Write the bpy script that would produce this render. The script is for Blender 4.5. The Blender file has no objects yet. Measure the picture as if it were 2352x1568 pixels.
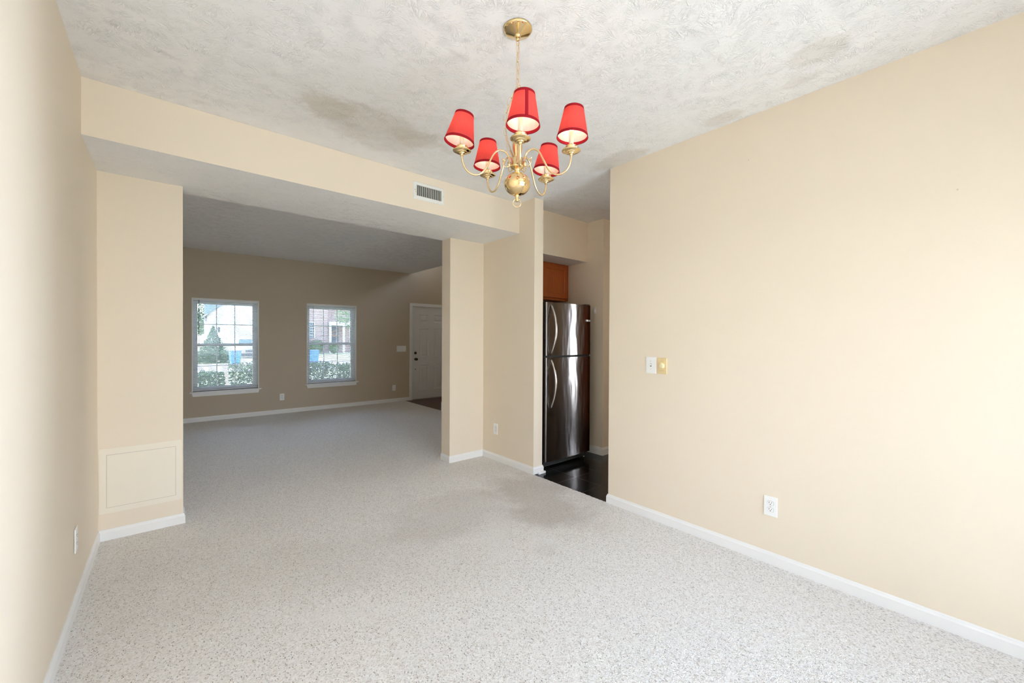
import bpy, bmesh, math, random
from mathutils import Vector, Matrix
random.seed(7)
S = bpy.context.scene
COL = S.collection
PI = math.pi
R = math.radians

# ------------------------------------------------------------------ camera
YAW, PITCH, ROLL, FPX, CAMZ = 0.7025, 0.0074, 0.0047, 932.99, 1.3477
cam = bpy.data.cameras.new('camera')
cam.sensor_fit = 'HORIZONTAL'; cam.sensor_width = 36.0
cam.lens = 36.0 * FPX / 2352.0
cam.clip_start = 0.03; cam.clip_end = 300
camo = bpy.data.objects.new('camera', cam); COL.objects.link(camo)
F_ = Vector((math.sin(YAW) * math.cos(PITCH), math.cos(YAW) * math.cos(PITCH), -math.sin(PITCH)))
R_ = Vector((math.cos(YAW), -math.sin(YAW), 0)); U_ = R_.cross(F_)
R2 = math.cos(ROLL) * R_ + math.sin(ROLL) * U_; U2 = -math.sin(ROLL) * R_ + math.cos(ROLL) * U_
M = Matrix.Identity(4)
for i in range(3):
    M[i][0], M[i][1], M[i][2] = R2[i], U2[i], -F_[i]
M.translation = Vector((0, 0, CAMZ))
camo.matrix_world = M
S.camera = camo

# ------------------------------------------------------------------ world, sun, daylight, exposure
S.view_settings.view_transform = 'Standard'
S.view_settings.look = 'None'
S.view_settings.gamma = 1.0
S.view_settings.use_curve_mapping = False
S.view_settings.exposure = 0.04
S.cycles.use_denoising = True
S.cycles.max_bounces = 14
S.cycles.diffuse_bounces = 8
S.cycles.transparent_max_bounces = 32
S.cycles.caustics_reflective = False
S.cycles.caustics_refractive = False
S.cycles.sample_clamp_indirect = 60.0
W = bpy.data.worlds.new('sky'); S.world = W; W.use_nodes = True
wn = W.node_tree; wn.nodes.clear()
wo = wn.nodes.new('ShaderNodeOutputWorld'); wb = wn.nodes.new('ShaderNodeBackground')
wt = wn.nodes.new('ShaderNodeTexCoord'); wx = wn.nodes.new('ShaderNodeSeparateXYZ'); wr = wn.nodes.new('ShaderNodeValToRGB')
wn.links.new(wt.outputs['Generated'], wx.inputs[0]); wn.links.new(wx.outputs['Z'], wr.inputs[0])
wr.color_ramp.elements[0].position = 0.0; wr.color_ramp.elements[0].color = (0.86, 0.93, 1.0, 1)
wr.color_ramp.elements[1].position = 0.7; wr.color_ramp.elements[1].color = (0.36, 0.58, 1.0, 1)
wn.links.new(wr.outputs[0], wb.inputs[0]); wb.inputs[1].default_value = 9.0
wn.links.new(wb.outputs[0], wo.inputs[0])


def light(name, kind, loc, energy, color=(1, 1, 1), size=None, direction=None, **kw):
    l = bpy.data.lights.new(name, kind); l.energy = energy; l.color = color
    if size and kind == 'AREA':
        l.shape = 'RECTANGLE'; l.size, l.size_y = size
    for k, v in kw.items(): setattr(l, k, v)
    o = bpy.data.objects.new(name, l); COL.objects.link(o); o.location = loc
    if direction is not None:
        o.rotation_euler = Vector(direction).to_track_quat('-Z', 'Y').to_euler()
    return o


light('sun', 'SUN', (0, 30, 30), 13.0, (1.0, 0.95, 0.86), direction=(0.85, -0.10, -0.55), angle=R(0.53))
# area lamp added on the patio, standing in for slab bounce onto the ceiling
light('patio_fill_lamp', 'AREA', (2.2, -2.45, 0.02), 230, (0.94, 0.97, 1.02), (2.4, 1.8), (0, 0.30, 1))
light('side_fill_lamp', 'AREA', (2.97, -0.72, 1.45), 195, (0.84, 0.96, 1.16), (0.8, 1.15), (-1, 0.10, 0.12))  # unseen lamp added outside the right wall to brighten the left wall
# the photographer's flash, bounced off the ceiling behind the camera
light('bounced_flash', 'AREA', (1.1, -0.55, 1.75), 5, (0.82, 0.94, 1.12), (0.5, 0.5), (0.0, -0.1, 1), spread=R(140))
light('kitchen_daylight', 'AREA', (5.78, 0.95, 1.27), 38, (1.0, 0.97, 0.98), (0.36, 1.45), (-1, 0, 0))
light('kitchen_fill_lamp', 'POINT', (4.35, 0.9, 2.55), 10, (1.0, 0.86, 0.70), shadow_soft_size=0.12)  # unseen point lamp added to brighten the pantry front and its reflection
light('foyer_fill_lamp', 'AREA', (6.42, 6.9, 4.1), 28, (0.95, 0.97, 1.0), (1.1, 1.1), (-1, 0.25, -0.35))  # unseen lamp added high in the foyer to graze the back wall

# ------------------------------------------------------------------ measured layout (metres)
XL, XR = -0.354, 2.767
YS, YP, T = 3.159, 3.779, 0.170
HS, H = 2.430, 2.740
XJ1, XJ2 = 0.082, 2.322
Y2, TW, Y1 = 2.930, 0.119, 2.032
YB, XE = 8.137, 4.026
XK, YK = 3.850, 2.915
YR = -1.25
BB = 0.0717


# ------------------------------------------------------------------ materials
def new_mat(name):
    m = bpy.data.materials.new(name); m.use_nodes = True
    nt = m.node_tree; nt.nodes.clear()
    out = nt.nodes.new('ShaderNodeOutputMaterial')
    return m, nt, out


class N:
    """tiny node-graph helper"""
    def __init__(s, nt): s.nt = nt
    def node(s, t, **kw):
        n = s.nt.nodes.new(t)
        for k, v in kw.items(): setattr(n, k, v)
        return n
    def put(s, sock, v):
        if isinstance(v, bpy.types.NodeSocket): s.nt.links.new(v, sock)
        elif v is not None:
            if hasattr(sock.default_value, '__len__') and not hasattr(v, '__len__'): v = (v,) * len(sock.default_value)
            if hasattr(sock.default_value, '__len__') and len(sock.default_value) == 4 and len(v) == 3: v = (*v, 1)
            sock.default_value = v
    def math(s, op, a, b=None, c=None, clamp=False):
        n = s.node('ShaderNodeMath', operation=op, use_clamp=clamp)
        for i, v in enumerate((a, b, c)):
            if v is not None: s.put(n.inputs[i], v)
        return n.outputs[0]
    def vmath(s, op, a, b=None, out=0):
        n = s.node('ShaderNodeVectorMath', operation=op)
        s.put(n.inputs[0], a)
        if b is not None: s.put(n.inputs[1], b)
        return n.outputs[out]
    def coord(s): return s.node('ShaderNodeTexCoord').outputs['Object']
    def mapping(s, v, scale=(1, 1, 1), loc=(0, 0, 0), rot=(0, 0, 0)):
        n = s.node('ShaderNodeMapping'); s.put(n.inputs['Vector'], v)
        n.inputs['Scale'].default_value = scale; n.inputs['Location'].default_value = loc; n.inputs['Rotation'].default_value = rot
        return n.outputs[0]
    def noise(s, v, scale, detail=2, rough=0.5, dist=0.0):
        n = s.node('ShaderNodeTexNoise'); s.put(n.inputs['Vector'], v)
        n.inputs['Scale'].default_value = scale; n.inputs['Detail'].default_value = detail
        n.inputs['Roughness'].default_value = rough; n.inputs['Distortion'].default_value = dist
        return n.outputs['Fac']
    def vor(s, v, scale, out='Distance', feature='F1', rand=1.0, dims='3D'):
        n = s.node('ShaderNodeTexVoronoi', feature=feature, voronoi_dimensions=dims); s.put(n.inputs['Vector'], v)
        n.inputs['Scale'].default_value = scale; n.inputs['Randomness'].default_value = rand
        return n.outputs[out]
    def ramp(s, f, stops, interp='LINEAR'):
        n = s.node('ShaderNodeValToRGB'); s.put(n.inputs[0], f); cr = n.color_ramp; cr.interpolation = interp
        while len(cr.elements) < len(stops): cr.elements.new(0.5)
        for e, (p, c) in zip(cr.elements, stops):
            e.position = p; e.color = (*c, 1) if hasattr(c, '__len__') else (c, c, c, 1)
        return n.outputs[0]
    def mix(s, f, a, b, blend='MIX'):
        n = s.node('ShaderNodeMix', data_type='RGBA', blend_type=blend)
        s.put(n.inputs[0], f); s.put(n.inputs[6], a); s.put(n.inputs[7], b)
        return n.outputs[2]
    def smooth(s, v, lo, hi):
        n = s.node('ShaderNodeMapRange', interpolation_type='SMOOTHSTEP'); s.put(n.inputs[0], v)
        n.inputs[1].default_value = lo; n.inputs[2].default_value = hi
        return n.outputs[0]
    def bump(s, h, dist, strength=1.0):
        n = s.node('ShaderNodeBump'); s.put(n.inputs['Height'], h)
        n.inputs['Distance'].default_value = dist; n.inputs['Strength'].default_value = strength
        return n.outputs[0]
    def principled(s, out, color, rough=0.5, metal=0.0, normal=None, spec=0.5, **kw):
        n = s.node('ShaderNodeBsdfPrincipled')
        s.put(n.inputs['Base Color'], color); s.put(n.inputs['Roughness'], rough); s.put(n.inputs['Metallic'], metal)
        s.put(n.inputs['Specular IOR Level'], spec)
        if normal is not None: s.put(n.inputs['Normal'], normal)
        for k, v in kw.items(): s.put(n.inputs[k], v)
        if out is not None: s.nt.links.new(n.outputs[0], out.inputs[0])
        return n


def simple(name, color, rough=0.5, metal=0.0, var=0.04, scale=6.0, spec=0.5, bump=0.0, bscale=200, **kw):
    m, nt, out = new_mat(name); n = N(nt); co = n.coord()
    f = n.noise(co, scale, 3)
    c = n.mix(f, tuple(x * (1 - var) for x in color), tuple(min(1, x * (1 + var)) for x in color))
    nm = n.bump(n.noise(co, bscale, 2), bump) if bump else None
    n.principled(out, c, rough, metal, nm, spec, **kw)
    return m


def blob(n, co, x, y, rx, ry, warp, amp=0.5, ang=0.0):
    """soft-edged irregular patch mask around a point on a horizontal surface"""
    v = n.mapping(n.vmath('SUBTRACT', co, (x, y, 0)), rot=(0, 0, ang))
    v = n.vmath('MULTIPLY', v, (1 / rx, 1 / ry, 0))
    d = n.vmath('LENGTH', v, out=1)
    return n.math('ADD', d, n.math('MULTIPLY', n.math('SUBTRACT', warp, 0.5), amp * 2))


def mat_wall(name, base):
    m, nt, out = new_mat(name); n = N(nt); co = n.coord()
    big = n.noise(co, 1.3, 3)
    c = n.mix(big, tuple(x * 0.985 for x in base), tuple(min(1, x * 1.015) for x in base))
    # scuffs: small sparse dark ticks and faint smudges
    cellc = n.vor(n.mapping(co, (1, 1, 0.7)), 5.0, 'Color'); celld = n.vor(n.mapping(co, (1, 1, 0.7)), 5.0, 'Distance')
    sep = n.node('ShaderNodeSeparateColor'); n.put(sep.inputs[0], cellc)
    pick = n.math('GREATER_THAN', sep.outputs[0], 0.84)
    tick = n.math('MULTIPLY', n.math('LESS_THAN', n.math('ADD', celld, n.math('MULTIPLY', n.noise(co, 160, 1), 0.02)), 0.026), pick)
    c = n.mix(n.math('MULTIPLY', tick, 0.35), c, (0.30, 0.25, 0.20))
    sm = n.smooth(n.noise(n.mapping(co, (1, 1, 0.55)), 2.6, 5, 0.6), 0.60, 0.82)
    c = n.mix(n.math('MULTIPLY', sm, 0.10), c, tuple(x * 0.7 for x in base))
    nm = n.bump(n.noise(co, 130, 3, 0.6), 0.0006, 0.5)
    n.principled(out, c, 0.62, 0, nm, 0.3)
    return m


def mat_ceiling(name, stains=True):
    m, nt, out = new_mat(name); n = N(nt); co = n.coord()
    flat = n.vmath('MULTIPLY', co, (1, 1, 0))

    def stomp(scale, off):
        v = n.mapping(flat, loc=off)
        v = n.vmath('ADD', v, n.vmath('MULTIPLY', n.node_noise_vec(v, 7.0), (0.05, 0.05, 0)))
        vo = n.node('ShaderNodeTexVoronoi', voronoi_dimensions='2D'); n.put(vo.inputs['Vector'], v); vo.inputs['Scale'].default_value = scale
        d = n.vmath('SUBTRACT', v, vo.outputs['Position'])
        sp = n.node('ShaderNodeSeparateXYZ'); n.put(sp.inputs[0], d)
        ang = n.math('ARCTAN2', sp.outputs[1], sp.outputs[0])
        rad = n.vmath('LENGTH', d, out=1)
        cc = n.node('ShaderNodeSeparateColor'); n.put(cc.inputs[0], vo.outputs['Color'])
        cb = n.node('ShaderNodeCombineXYZ')
        n.put(cb.inputs[0], n.math('MULTIPLY', n.math('SINE', ang), 4.2)); n.put(cb.inputs[1], n.math('MULTIPLY', n.math('COSINE', ang), 4.2))
        n.put(cb.inputs[2], n.math('ADD', n.math('MULTIPLY', rad, 13.0), n.math('MULTIPLY', cc.outputs[0], 50.0)))
        nz = n.noise(cb.outputs[0], 2.3, 2.0, 0.5, 1.0)
        ridge = n.math('SUBTRACT', 1.0, n.math('ABSOLUTE', n.math('MULTIPLY', n.math('SUBTRACT', nz, 0.5), 13.0)), clamp=True)
        return n.math('MULTIPLY', ridge, n.smooth(rad, 0.015, 0.10))
    a = stomp(4.6, (0, 0, 0)); b = stomp(3.9, (3.3, 1.7, 0))
    sel = n.smooth(n.noise(flat, 3.0, 2), 0.44, 0.56)
    hgt = n.math('ADD', n.math('MULTIPLY', a, n.math('SUBTRACT', 1.0, sel)), n.math('MULTIPLY', b, sel))
    hgt = n.math('ADD', n.math('MULTIPLY', hgt, n.math('ADD', 0.35, n.smooth(n.noise(flat, 16, 2), 0.35, 0.6))), n.math('MULTIPLY', n.noise(flat, 120, 2), 0.10))
    sq = n.math('SUBTRACT', 1.0, n.math('ABSOLUTE', n.math('MULTIPLY', n.math('SUBTRACT', n.noise(flat, 26, 2, 0.5, 0.8), 0.5), 15.0)), clamp=True)
    sq = n.math('MULTIPLY', sq, n.smooth(n.noise(n.mapping(flat, loc=(7, 3, 0)), 19, 2), 0.42, 0.60))
    hgt = n.math('MAXIMUM', hgt, sq)
    nm = n.bump(hgt, 0.0014, 1.0)
    base = (0.86, 0.852, 0.84)
    c = n.mix(n.noise(flat, 2.0, 3), tuple(x * 0.98 for x in base), tuple(x * 1.02 for x in base))
    if stains:
        wp = n.noise(flat, 4.5, 5, 0.62)
        for (x, y, rx, ry, ang, amt) in ((1.05, 2.66, 0.50, 0.26, -0.15, 0.34), (0.74, 2.60, 0.14, 0.14, 0, 0.35), (1.33, 2.62, 0.2, 0.13, 0, 0.3),
                                         (2.68, 1.90, 0.12, 0.22, 0, 0.40), (2.66, 1.10, 0.07, 0.12, 0, 0.35), (2.40, 0.56, 0.09, 0.13, 0, 0.30), (2.60, 0.70, 0.05, 0.1, 0, 0.2)):
            d = blob(n, flat, x, y, rx, ry, wp, 0.9, ang)
            mk = n.math('SUBTRACT', 1.0, n.smooth(d, 0.65, 1.2))
            mk = n.math('MULTIPLY', mk, n.math('ADD', 0.65, n.math('MULTIPLY', n.noise(flat, 9, 3), 0.6)))
            c = n.mix(n.math('MULTIPLY', mk, amt), c, (0.55, 0.49, 0.38))
    n.principled(out, c, 0.8, 0, nm, 0.2)
    return m


def _nv(s, v, scale):
    n = s.node('ShaderNodeTexNoise'); s.put(n.inputs['Vector'], v); n.inputs['Scale'].default_value = scale
    return s.vmath('SUBTRACT', n.outputs['Color'], (0.5, 0.5, 0.5))
N.node_noise_vec = _nv


def mat_carpet(name):
    m, nt, out = new_mat(name); n = N(nt); co = n.coord()
    flat = n.vmath('MULTIPLY', co, (1, 1, 0))
    w = n.vmath('ADD', flat, n.vmath('MULTIPLY', n.node_noise_vec(flat, 60), (0.012, 0.012, 0)))
    tuft = n.vor(w, 210, 'Color', dims='2D'); td = n.vor(w, 210, 'Distance', dims='2D')
    s1 = n.node('ShaderNodeSeparateColor'); n.put(s1.inputs[0], tuft)
    c = n.ramp(s1.outputs[0], [(0.0, (0.60, 0.54, 0.47)), (0.28, (0.81, 0.755, 0.69)), (0.7, (0.89, 0.845, 0.79)), (1.0, (0.95, 0.925, 0.885))])
    # darker flecks, elongated, several directions
    fl = None
    for ang, sc, thr in ((0.5, 200, 0.962), (-0.7, 240, 0.965), (1.5, 170, 0.968)):
        v = n.mapping(w, (1, 0.42, 1), rot=(0, 0, ang))
        col = n.vor(v, sc, 'Color', dims='2D'); d = n.vor(v, sc, 'Distance', dims='2D')
        sp = n.node('ShaderNodeSeparateColor'); n.put(sp.inputs[0], col)
        pk = n.math('MULTIPLY', n.math('GREATER_THAN', sp.outputs[1], thr), n.math('SUBTRACT', 1.0, n.smooth(d, 0.22, 0.46)))
        fl = pk if fl is None else n.math('MAXIMUM', fl, pk)
    fc = n.ramp(s1.outputs[2], [(0, (0.12, 0.10, 0.085)), (0.6, (0.22, 0.17, 0.13)), (1, (0.34, 0.24, 0.16))])
    c = n.mix(n.math('MULTIPLY', fl, 0.85), c, fc)
    # traffic dirt and wear patches
    wp = n.noise(flat, 2.2, 5, 0.6)
    for (x, y, rx, ry, ang, amt, colr) in ((2.40, 2.50, 0.40, 0.75, 0.3, 0.78, (0.34, 0.25, 0.165)), (1.75, 2.65, 0.75, 0.40, 0.1, 0.48, (0.42, 0.35, 0.28)),
                                           (0.7, 2.55, 0.8, 0.35, 0.2, 0.22, (0.45, 0.38, 0.31)), (1.83, 1.84, 0.09, 0.09, 0, 0.35, (0.42, 0.33, 0.26)),
                                           (1.2, 2.1, 0.5, 0.25, 0.5, 0.16, (0.5, 0.43, 0.36)), (0.2, 3.2, 0.5, 0.4, 0, 0.15, (0.5, 0.42, 0.35))):
        d = blob(n, flat, x, y, rx, ry, wp, 0.9, ang)
        mk = n.math('SUBTRACT', 1.0, n.smooth(d, 0.45, 1.15))
        c = n.mix(n.math('MULTIPLY', mk, amt), c, n.mix(0.4, colr, c))
    for (x, y, rx, ry, ang, amt) in ((1.68, 2.14, 0.42, 0.12, -0.9, 0.45), (0.68, 2.0, 0.30, 0.09, 0.6, 0.40), (1.9, 1.95, 0.2, 0.1, -0.8, 0.35)):
        d = blob(n, flat, x, y, rx, ry, wp, 0.8, ang)
        mk = n.math('SUBTRACT', 1.0, n.smooth(d, 0.4, 1.2))
        c = n.mix(n.math('MULTIPLY', mk, amt), c, (0.86, 0.82, 0.77))
    h = n.math('ADD', n.math('MULTIPLY', n.math('SUBTRACT', 1.0, td), 0.6), n.noise(w, 110, 3, 0.6))
    nm = n.bump(h, 0.008, 0.8)
    n.principled(out, c, 0.70, 0, nm, 0.45, **{'Sheen Weight': 0.55, 'Sheen Roughness': 0.5})
    return m


def mat_tile(name):
    m, nt, out = new_mat(name); n = N(nt); co = n.coord()
    v = n.mapping(co, loc=(-3.045, -2.620, 0))
    br = n.node('ShaderNodeTexBrick'); n.put(br.inputs['Vector'], v)
    br.offset = 0.0; br.squash = 1.0
    br.inputs['Scale'].default_value = 1.0; br.inputs['Mortar Size'].default_value = 0.0022
    br.inputs['Mortar Smooth'].default_value = 0.1
    br.inputs['Brick Width'].default_value = 0.302; br.inputs['Row Height'].default_value = 0.302
    f = br.outputs['Fac']
    sc = n.smooth(n.noise(n.mapping(co, (1, 3, 1), rot=(0, 0, 0.6)), 16, 6, 0.75), 0.60, 0.80)
    c = n.mix(n.noise(co, 5, 4), (0.006, 0.006, 0.0065), (0.012, 0.012, 0.0125))
    c = n.mix(n.math('MULTIPLY', sc, 0.5), c, (0.06, 0.06, 0.06))
    c = n.mix(f, c, (0.085, 0.08, 0.072))
    r = n.math('ADD', 0.09, n.math('MULTIPLY', n.noise(co, 9, 4), 0.12))
    nm = n.bump(n.math('SUBTRACT', n.noise(co, 60, 3), n.math('MULTIPLY', f, 0.8)), 0.0008, 0.4)
    n.principled(out, c, r, 0, nm, 0.38)
    return m


def mat_wood(name, c1, c2, rough=0.35, vert=True):
    m, nt, out = new_mat(name); n = N(nt); co = n.coord()
    v = n.mapping(co, (14, 14, 1.2) if vert else (1.2, 14, 14))
    f = n.noise(v, 3.0, 5, 0.6, 1.2)
    c = n.mix(n.smooth(f, 0.3, 0.7), c1, c2)
    n.principled(out, c, rough, 0, None, 0.5)
    return m


def mat_steel(name):
    m, nt, out = new_mat(name); n = N(nt); co = n.coord()
    streak = n.noise(n.mapping(co, (420, 420, 2)), 1.0, 3, 0.6)
    fine = n.noise(n.mapping(co, (6, 6, 260)), 1.0, 2)
    c = n.mix(streak, (0.20, 0.19, 0.19), (0.265, 0.25, 0.25))
    r = n.math('ADD', 0.14, n.math('MULTIPLY', fine, 0.05))
    # gentle pressed-sheet waviness
    nm = n.bump(n.noise(n.mapping(co, (6.0, 6.0, 1.6)), 1.2, 2), 0.006, 0.5)
    tg = n.node('ShaderNodeCombineXYZ'); tg.inputs[2].default_value = 1.0  # reflections stretch vertically across the horizontal brushing
    n.principled(out, c, r, 1.0, nm, **{'Anisotropic': 1.0, 'Tangent': tg.outputs[0]})
    return m


def mat_glass(name, tint=(0.97, 0.99, 1.0)):
    m, nt, out = new_mat(name); n = N(nt)
    tr = n.node('ShaderNodeBsdfTransparent'); tr.inputs[0].default_value = (*tint, 1)
    gl = n.node('ShaderNodeBsdfGlossy'); gl.inputs['Roughness'].default_value = 0.02
    fr = n.node('ShaderNodeFresnel'); fr.inputs[0].default_value = 1.45
    mx = n.node('ShaderNodeMixShader'); nt.links.new(fr.outputs[0], mx.inputs[0]); nt.links.new(tr.outputs[0], mx.inputs[1]); nt.links.new(gl.outputs[0], mx.inputs[2])
    nt.links.new(mx.outputs[0], out.inputs[0])
    return m


def mat_cloth(name, color, trans, weave=900):
    """thin lampshade cloth: part diffuse, part letting the bulb glow through"""
    m, nt, out = new_mat(name); n = N(nt); co = n.coord()
    f = n.noise(n.mapping(co, (40, 40, 6)), 4, 3)
    c = n.mix(f, tuple(x * 0.88 for x in color), tuple(min(1, x * 1.08) for x in color))
    d = n.node('ShaderNodeBsdfDiffuse'); n.put(d.inputs[0], c)
    t = n.node('ShaderNodeBsdfTranslucent'); n.put(t.inputs[0], c)
    mx = n.node('ShaderNodeMixShader'); mx.inputs[0].default_value = trans
    nt.links.new(d.outputs[0], mx.inputs[1]); nt.links.new(t.outputs[0], mx.inputs[2]); nt.links.new(mx.outputs[0], out.inputs[0])
    return m


def mat_emit(name, color, strength):
    m, nt, out = new_mat(name); n = N(nt)
    e = n.node('ShaderNodeEmission'); e.inputs[0].default_value = (*color, 1); e.inputs[1].default_value = strength
    nt.links.new(e.outputs[0], out.inputs[0]); return m


def mat_leaf(name, c1, c2, trans=0.3):
    m, nt, out = new_mat(name); n = N(nt)
    oi = n.node('ShaderNodeNewGeometry').outputs['Random Per Island']
    c = n.mix(oi, c1, c2)
    d = n.node('ShaderNodeBsdfPrincipled'); n.put(d.inputs['Base Color'], c); d.inputs['Roughness'].default_value = 0.45
    t = n.node('ShaderNodeBsdfTranslucent'); n.put(t.inputs[0], c)
    mx = n.node('ShaderNodeMixShader'); mx.inputs[0].default_value = trans
    nt.links.new(d.outputs[0], mx.inputs[1]); nt.links.new(t.outputs[0], mx.inputs[2]); nt.links.new(mx.outputs[0], out.inputs[0])
    return m


def mat_bricks(name):
    m, nt, out = new_mat(name); n = N(nt); co = n.coord()
    sp = n.node('ShaderNodeSeparateXYZ'); n.put(sp.inputs[0], co)
    cb = n.node('ShaderNodeCombineXYZ'); n.put(cb.inputs[0], n.math('ADD', sp.outputs[0], sp.outputs[1])); n.put(cb.inputs[1], sp.outputs[2])
    br = n.node('ShaderNodeTexBrick'); n.put(br.inputs['Vector'], cb.outputs[0])
    br.inputs['Scale'].default_value = 1.0; br.inputs['Brick Width'].default_value = 0.21; br.inputs['Row Height'].default_value = 0.075
    br.inputs['Mortar Size'].default_value = 0.008
    br.inputs['Color1'].default_value = (0.24, 0.13, 0.12, 1); br.inputs['Color2'].default_value = (0.32, 0.18, 0.16, 1); br.inputs['Mortar'].default_value = (0.5, 0.47, 0.45, 1)
    n.principled(out, br.outputs['Color'], 0.85)
    return m


def mat_siding(name, color, pitch):
    m, nt, out = new_mat(name); n = N(nt); co = n.coord()
    sp = n.node('ShaderNodeSeparateXYZ'); n.put(sp.inputs[0], co)
    fr = n.math('FRACT', n.math('DIVIDE', sp.outputs[2], pitch))
    nm = n.bump(fr, 0.02, 1.0)
    c = n.mix(n.noise(co, 3, 3), tuple(x * 0.96 for x in color), color)
    n.principled(out, c, 0.6, 0, nm)
    return m


M_WALL = mat_wall('cream wall paint', (0.80, 0.70, 0.565))
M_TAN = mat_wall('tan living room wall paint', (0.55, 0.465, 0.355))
M_CEIL = mat_ceiling('stomped ceiling plaster')
M_CEIL2 = mat_ceiling('stomped plaster soffit', False)
M_CARPET = mat_carpet('flecked cut-pile carpet')
M_TILE = mat_tile('black vinyl tile')
M_ENTRY = simple('dark red entry tile', (0.085, 0.030, 0.020), 0.4, var=0.2)
M_TRIM = simple('white trim enamel', (0.84, 0.83, 0.81), 0.35, var=0.02)
M_DOORP = simple('white door enamel', (0.74, 0.74, 0.74), 0.4, var=0.03)
M_PLATE = simple('white plastic', (0.86, 0.86, 0.84), 0.3, var=0.01)
M_IVORY = simple('yellowed ivory plastic', (0.78, 0.61, 0.33), 0.35, var=0.03)
M_IVORY2 = simple('pale ivory plastic', (0.83, 0.72, 0.45), 0.35, var=0.03)
M_PANEL = simple('cream access panel plastic', (0.84, 0.77, 0.645), 0.5, var=0.015)
M_DARK = simple('dark slot', (0.02, 0.02, 0.02), 0.6)
M_GREY = simple('grey gap', (0.25, 0.24, 0.23), 0.6)
M_SCREW = simple('screw metal', (0.55, 0.54, 0.52), 0.35, 1.0)
M_BRASS = simple('polished brass', (0.83, 0.62, 0.32), 0.10, 1.0, var=0.05, scale=20)
M_BRASS2 = simple('satin brass', (0.86, 0.68, 0.40), 0.22, 1.0, var=0.05, scale=20)
M_CORD = simple('clear gold lamp cord', (0.72, 0.50, 0.34), 0.4)
M_RED = mat_cloth('red shade cloth', (0.82, 0.105, 0.095), 0.40)
M_REDT = mat_cloth('dark red shade trim', (0.38, 0.020, 0.030), 0.10)
M_LINING = mat_cloth('white shade lining', (0.88, 0.84, 0.78), 0.45)
M_CANDLE = simple('cream candle sleeve', (0.88, 0.80, 0.60), 0.5)
M_BULB = mat_emit('lit bulb glass', (1.0, 0.86, 0.66), 20.0)
M_STEEL = mat_steel('brushed stainless steel')
M_STEEL2 = simple('polished handle steel', (0.58, 0.55, 0.53), 0.16, 1.0)
M_BLACK = simple('black appliance enamel', (0.012, 0.012, 0.013), 0.35)
M_CAB = mat_wood('cherry cabinet wood', (0.36, 0.080, 0.010), (0.46, 0.110, 0.015), 0.35)
M_CAB2 = mat_wood('cherry cabinet panel', (0.37, 0.080, 0.010), (0.44, 0.105, 0.014), 0.35)
M_STAIRW = mat_wood('stained newel wood', (0.22, 0.06, 0.015), (0.30, 0.09, 0.022), 0.35)
M_BLIND = simple('white blind vinyl', (0.82, 0.83, 0.84), 0.4, var=0.02)
M_SLAT = mat_cloth('white blind slat', (0.86, 0.87, 0.88), 0.35)
M_VINYL = simple('white window vinyl', (0.85, 0.86, 0.88), 0.35, var=0.02)
M_GLASS = mat_glass('window glass')
M_BRONZE = simple('aged bronze', (0.10, 0.085, 0.06), 0.3, 1.0)
M_COUNTER = simple('laminate worktop', (0.10, 0.09, 0.085), 0.4)
M_CHROME = simple('bright chrome', (0.75, 0.75, 0.76), 0.12, 1.0)
M_VENT = simple('off-white register enamel', (0.80, 0.80, 0.76), 0.4, var=0.02)


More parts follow.
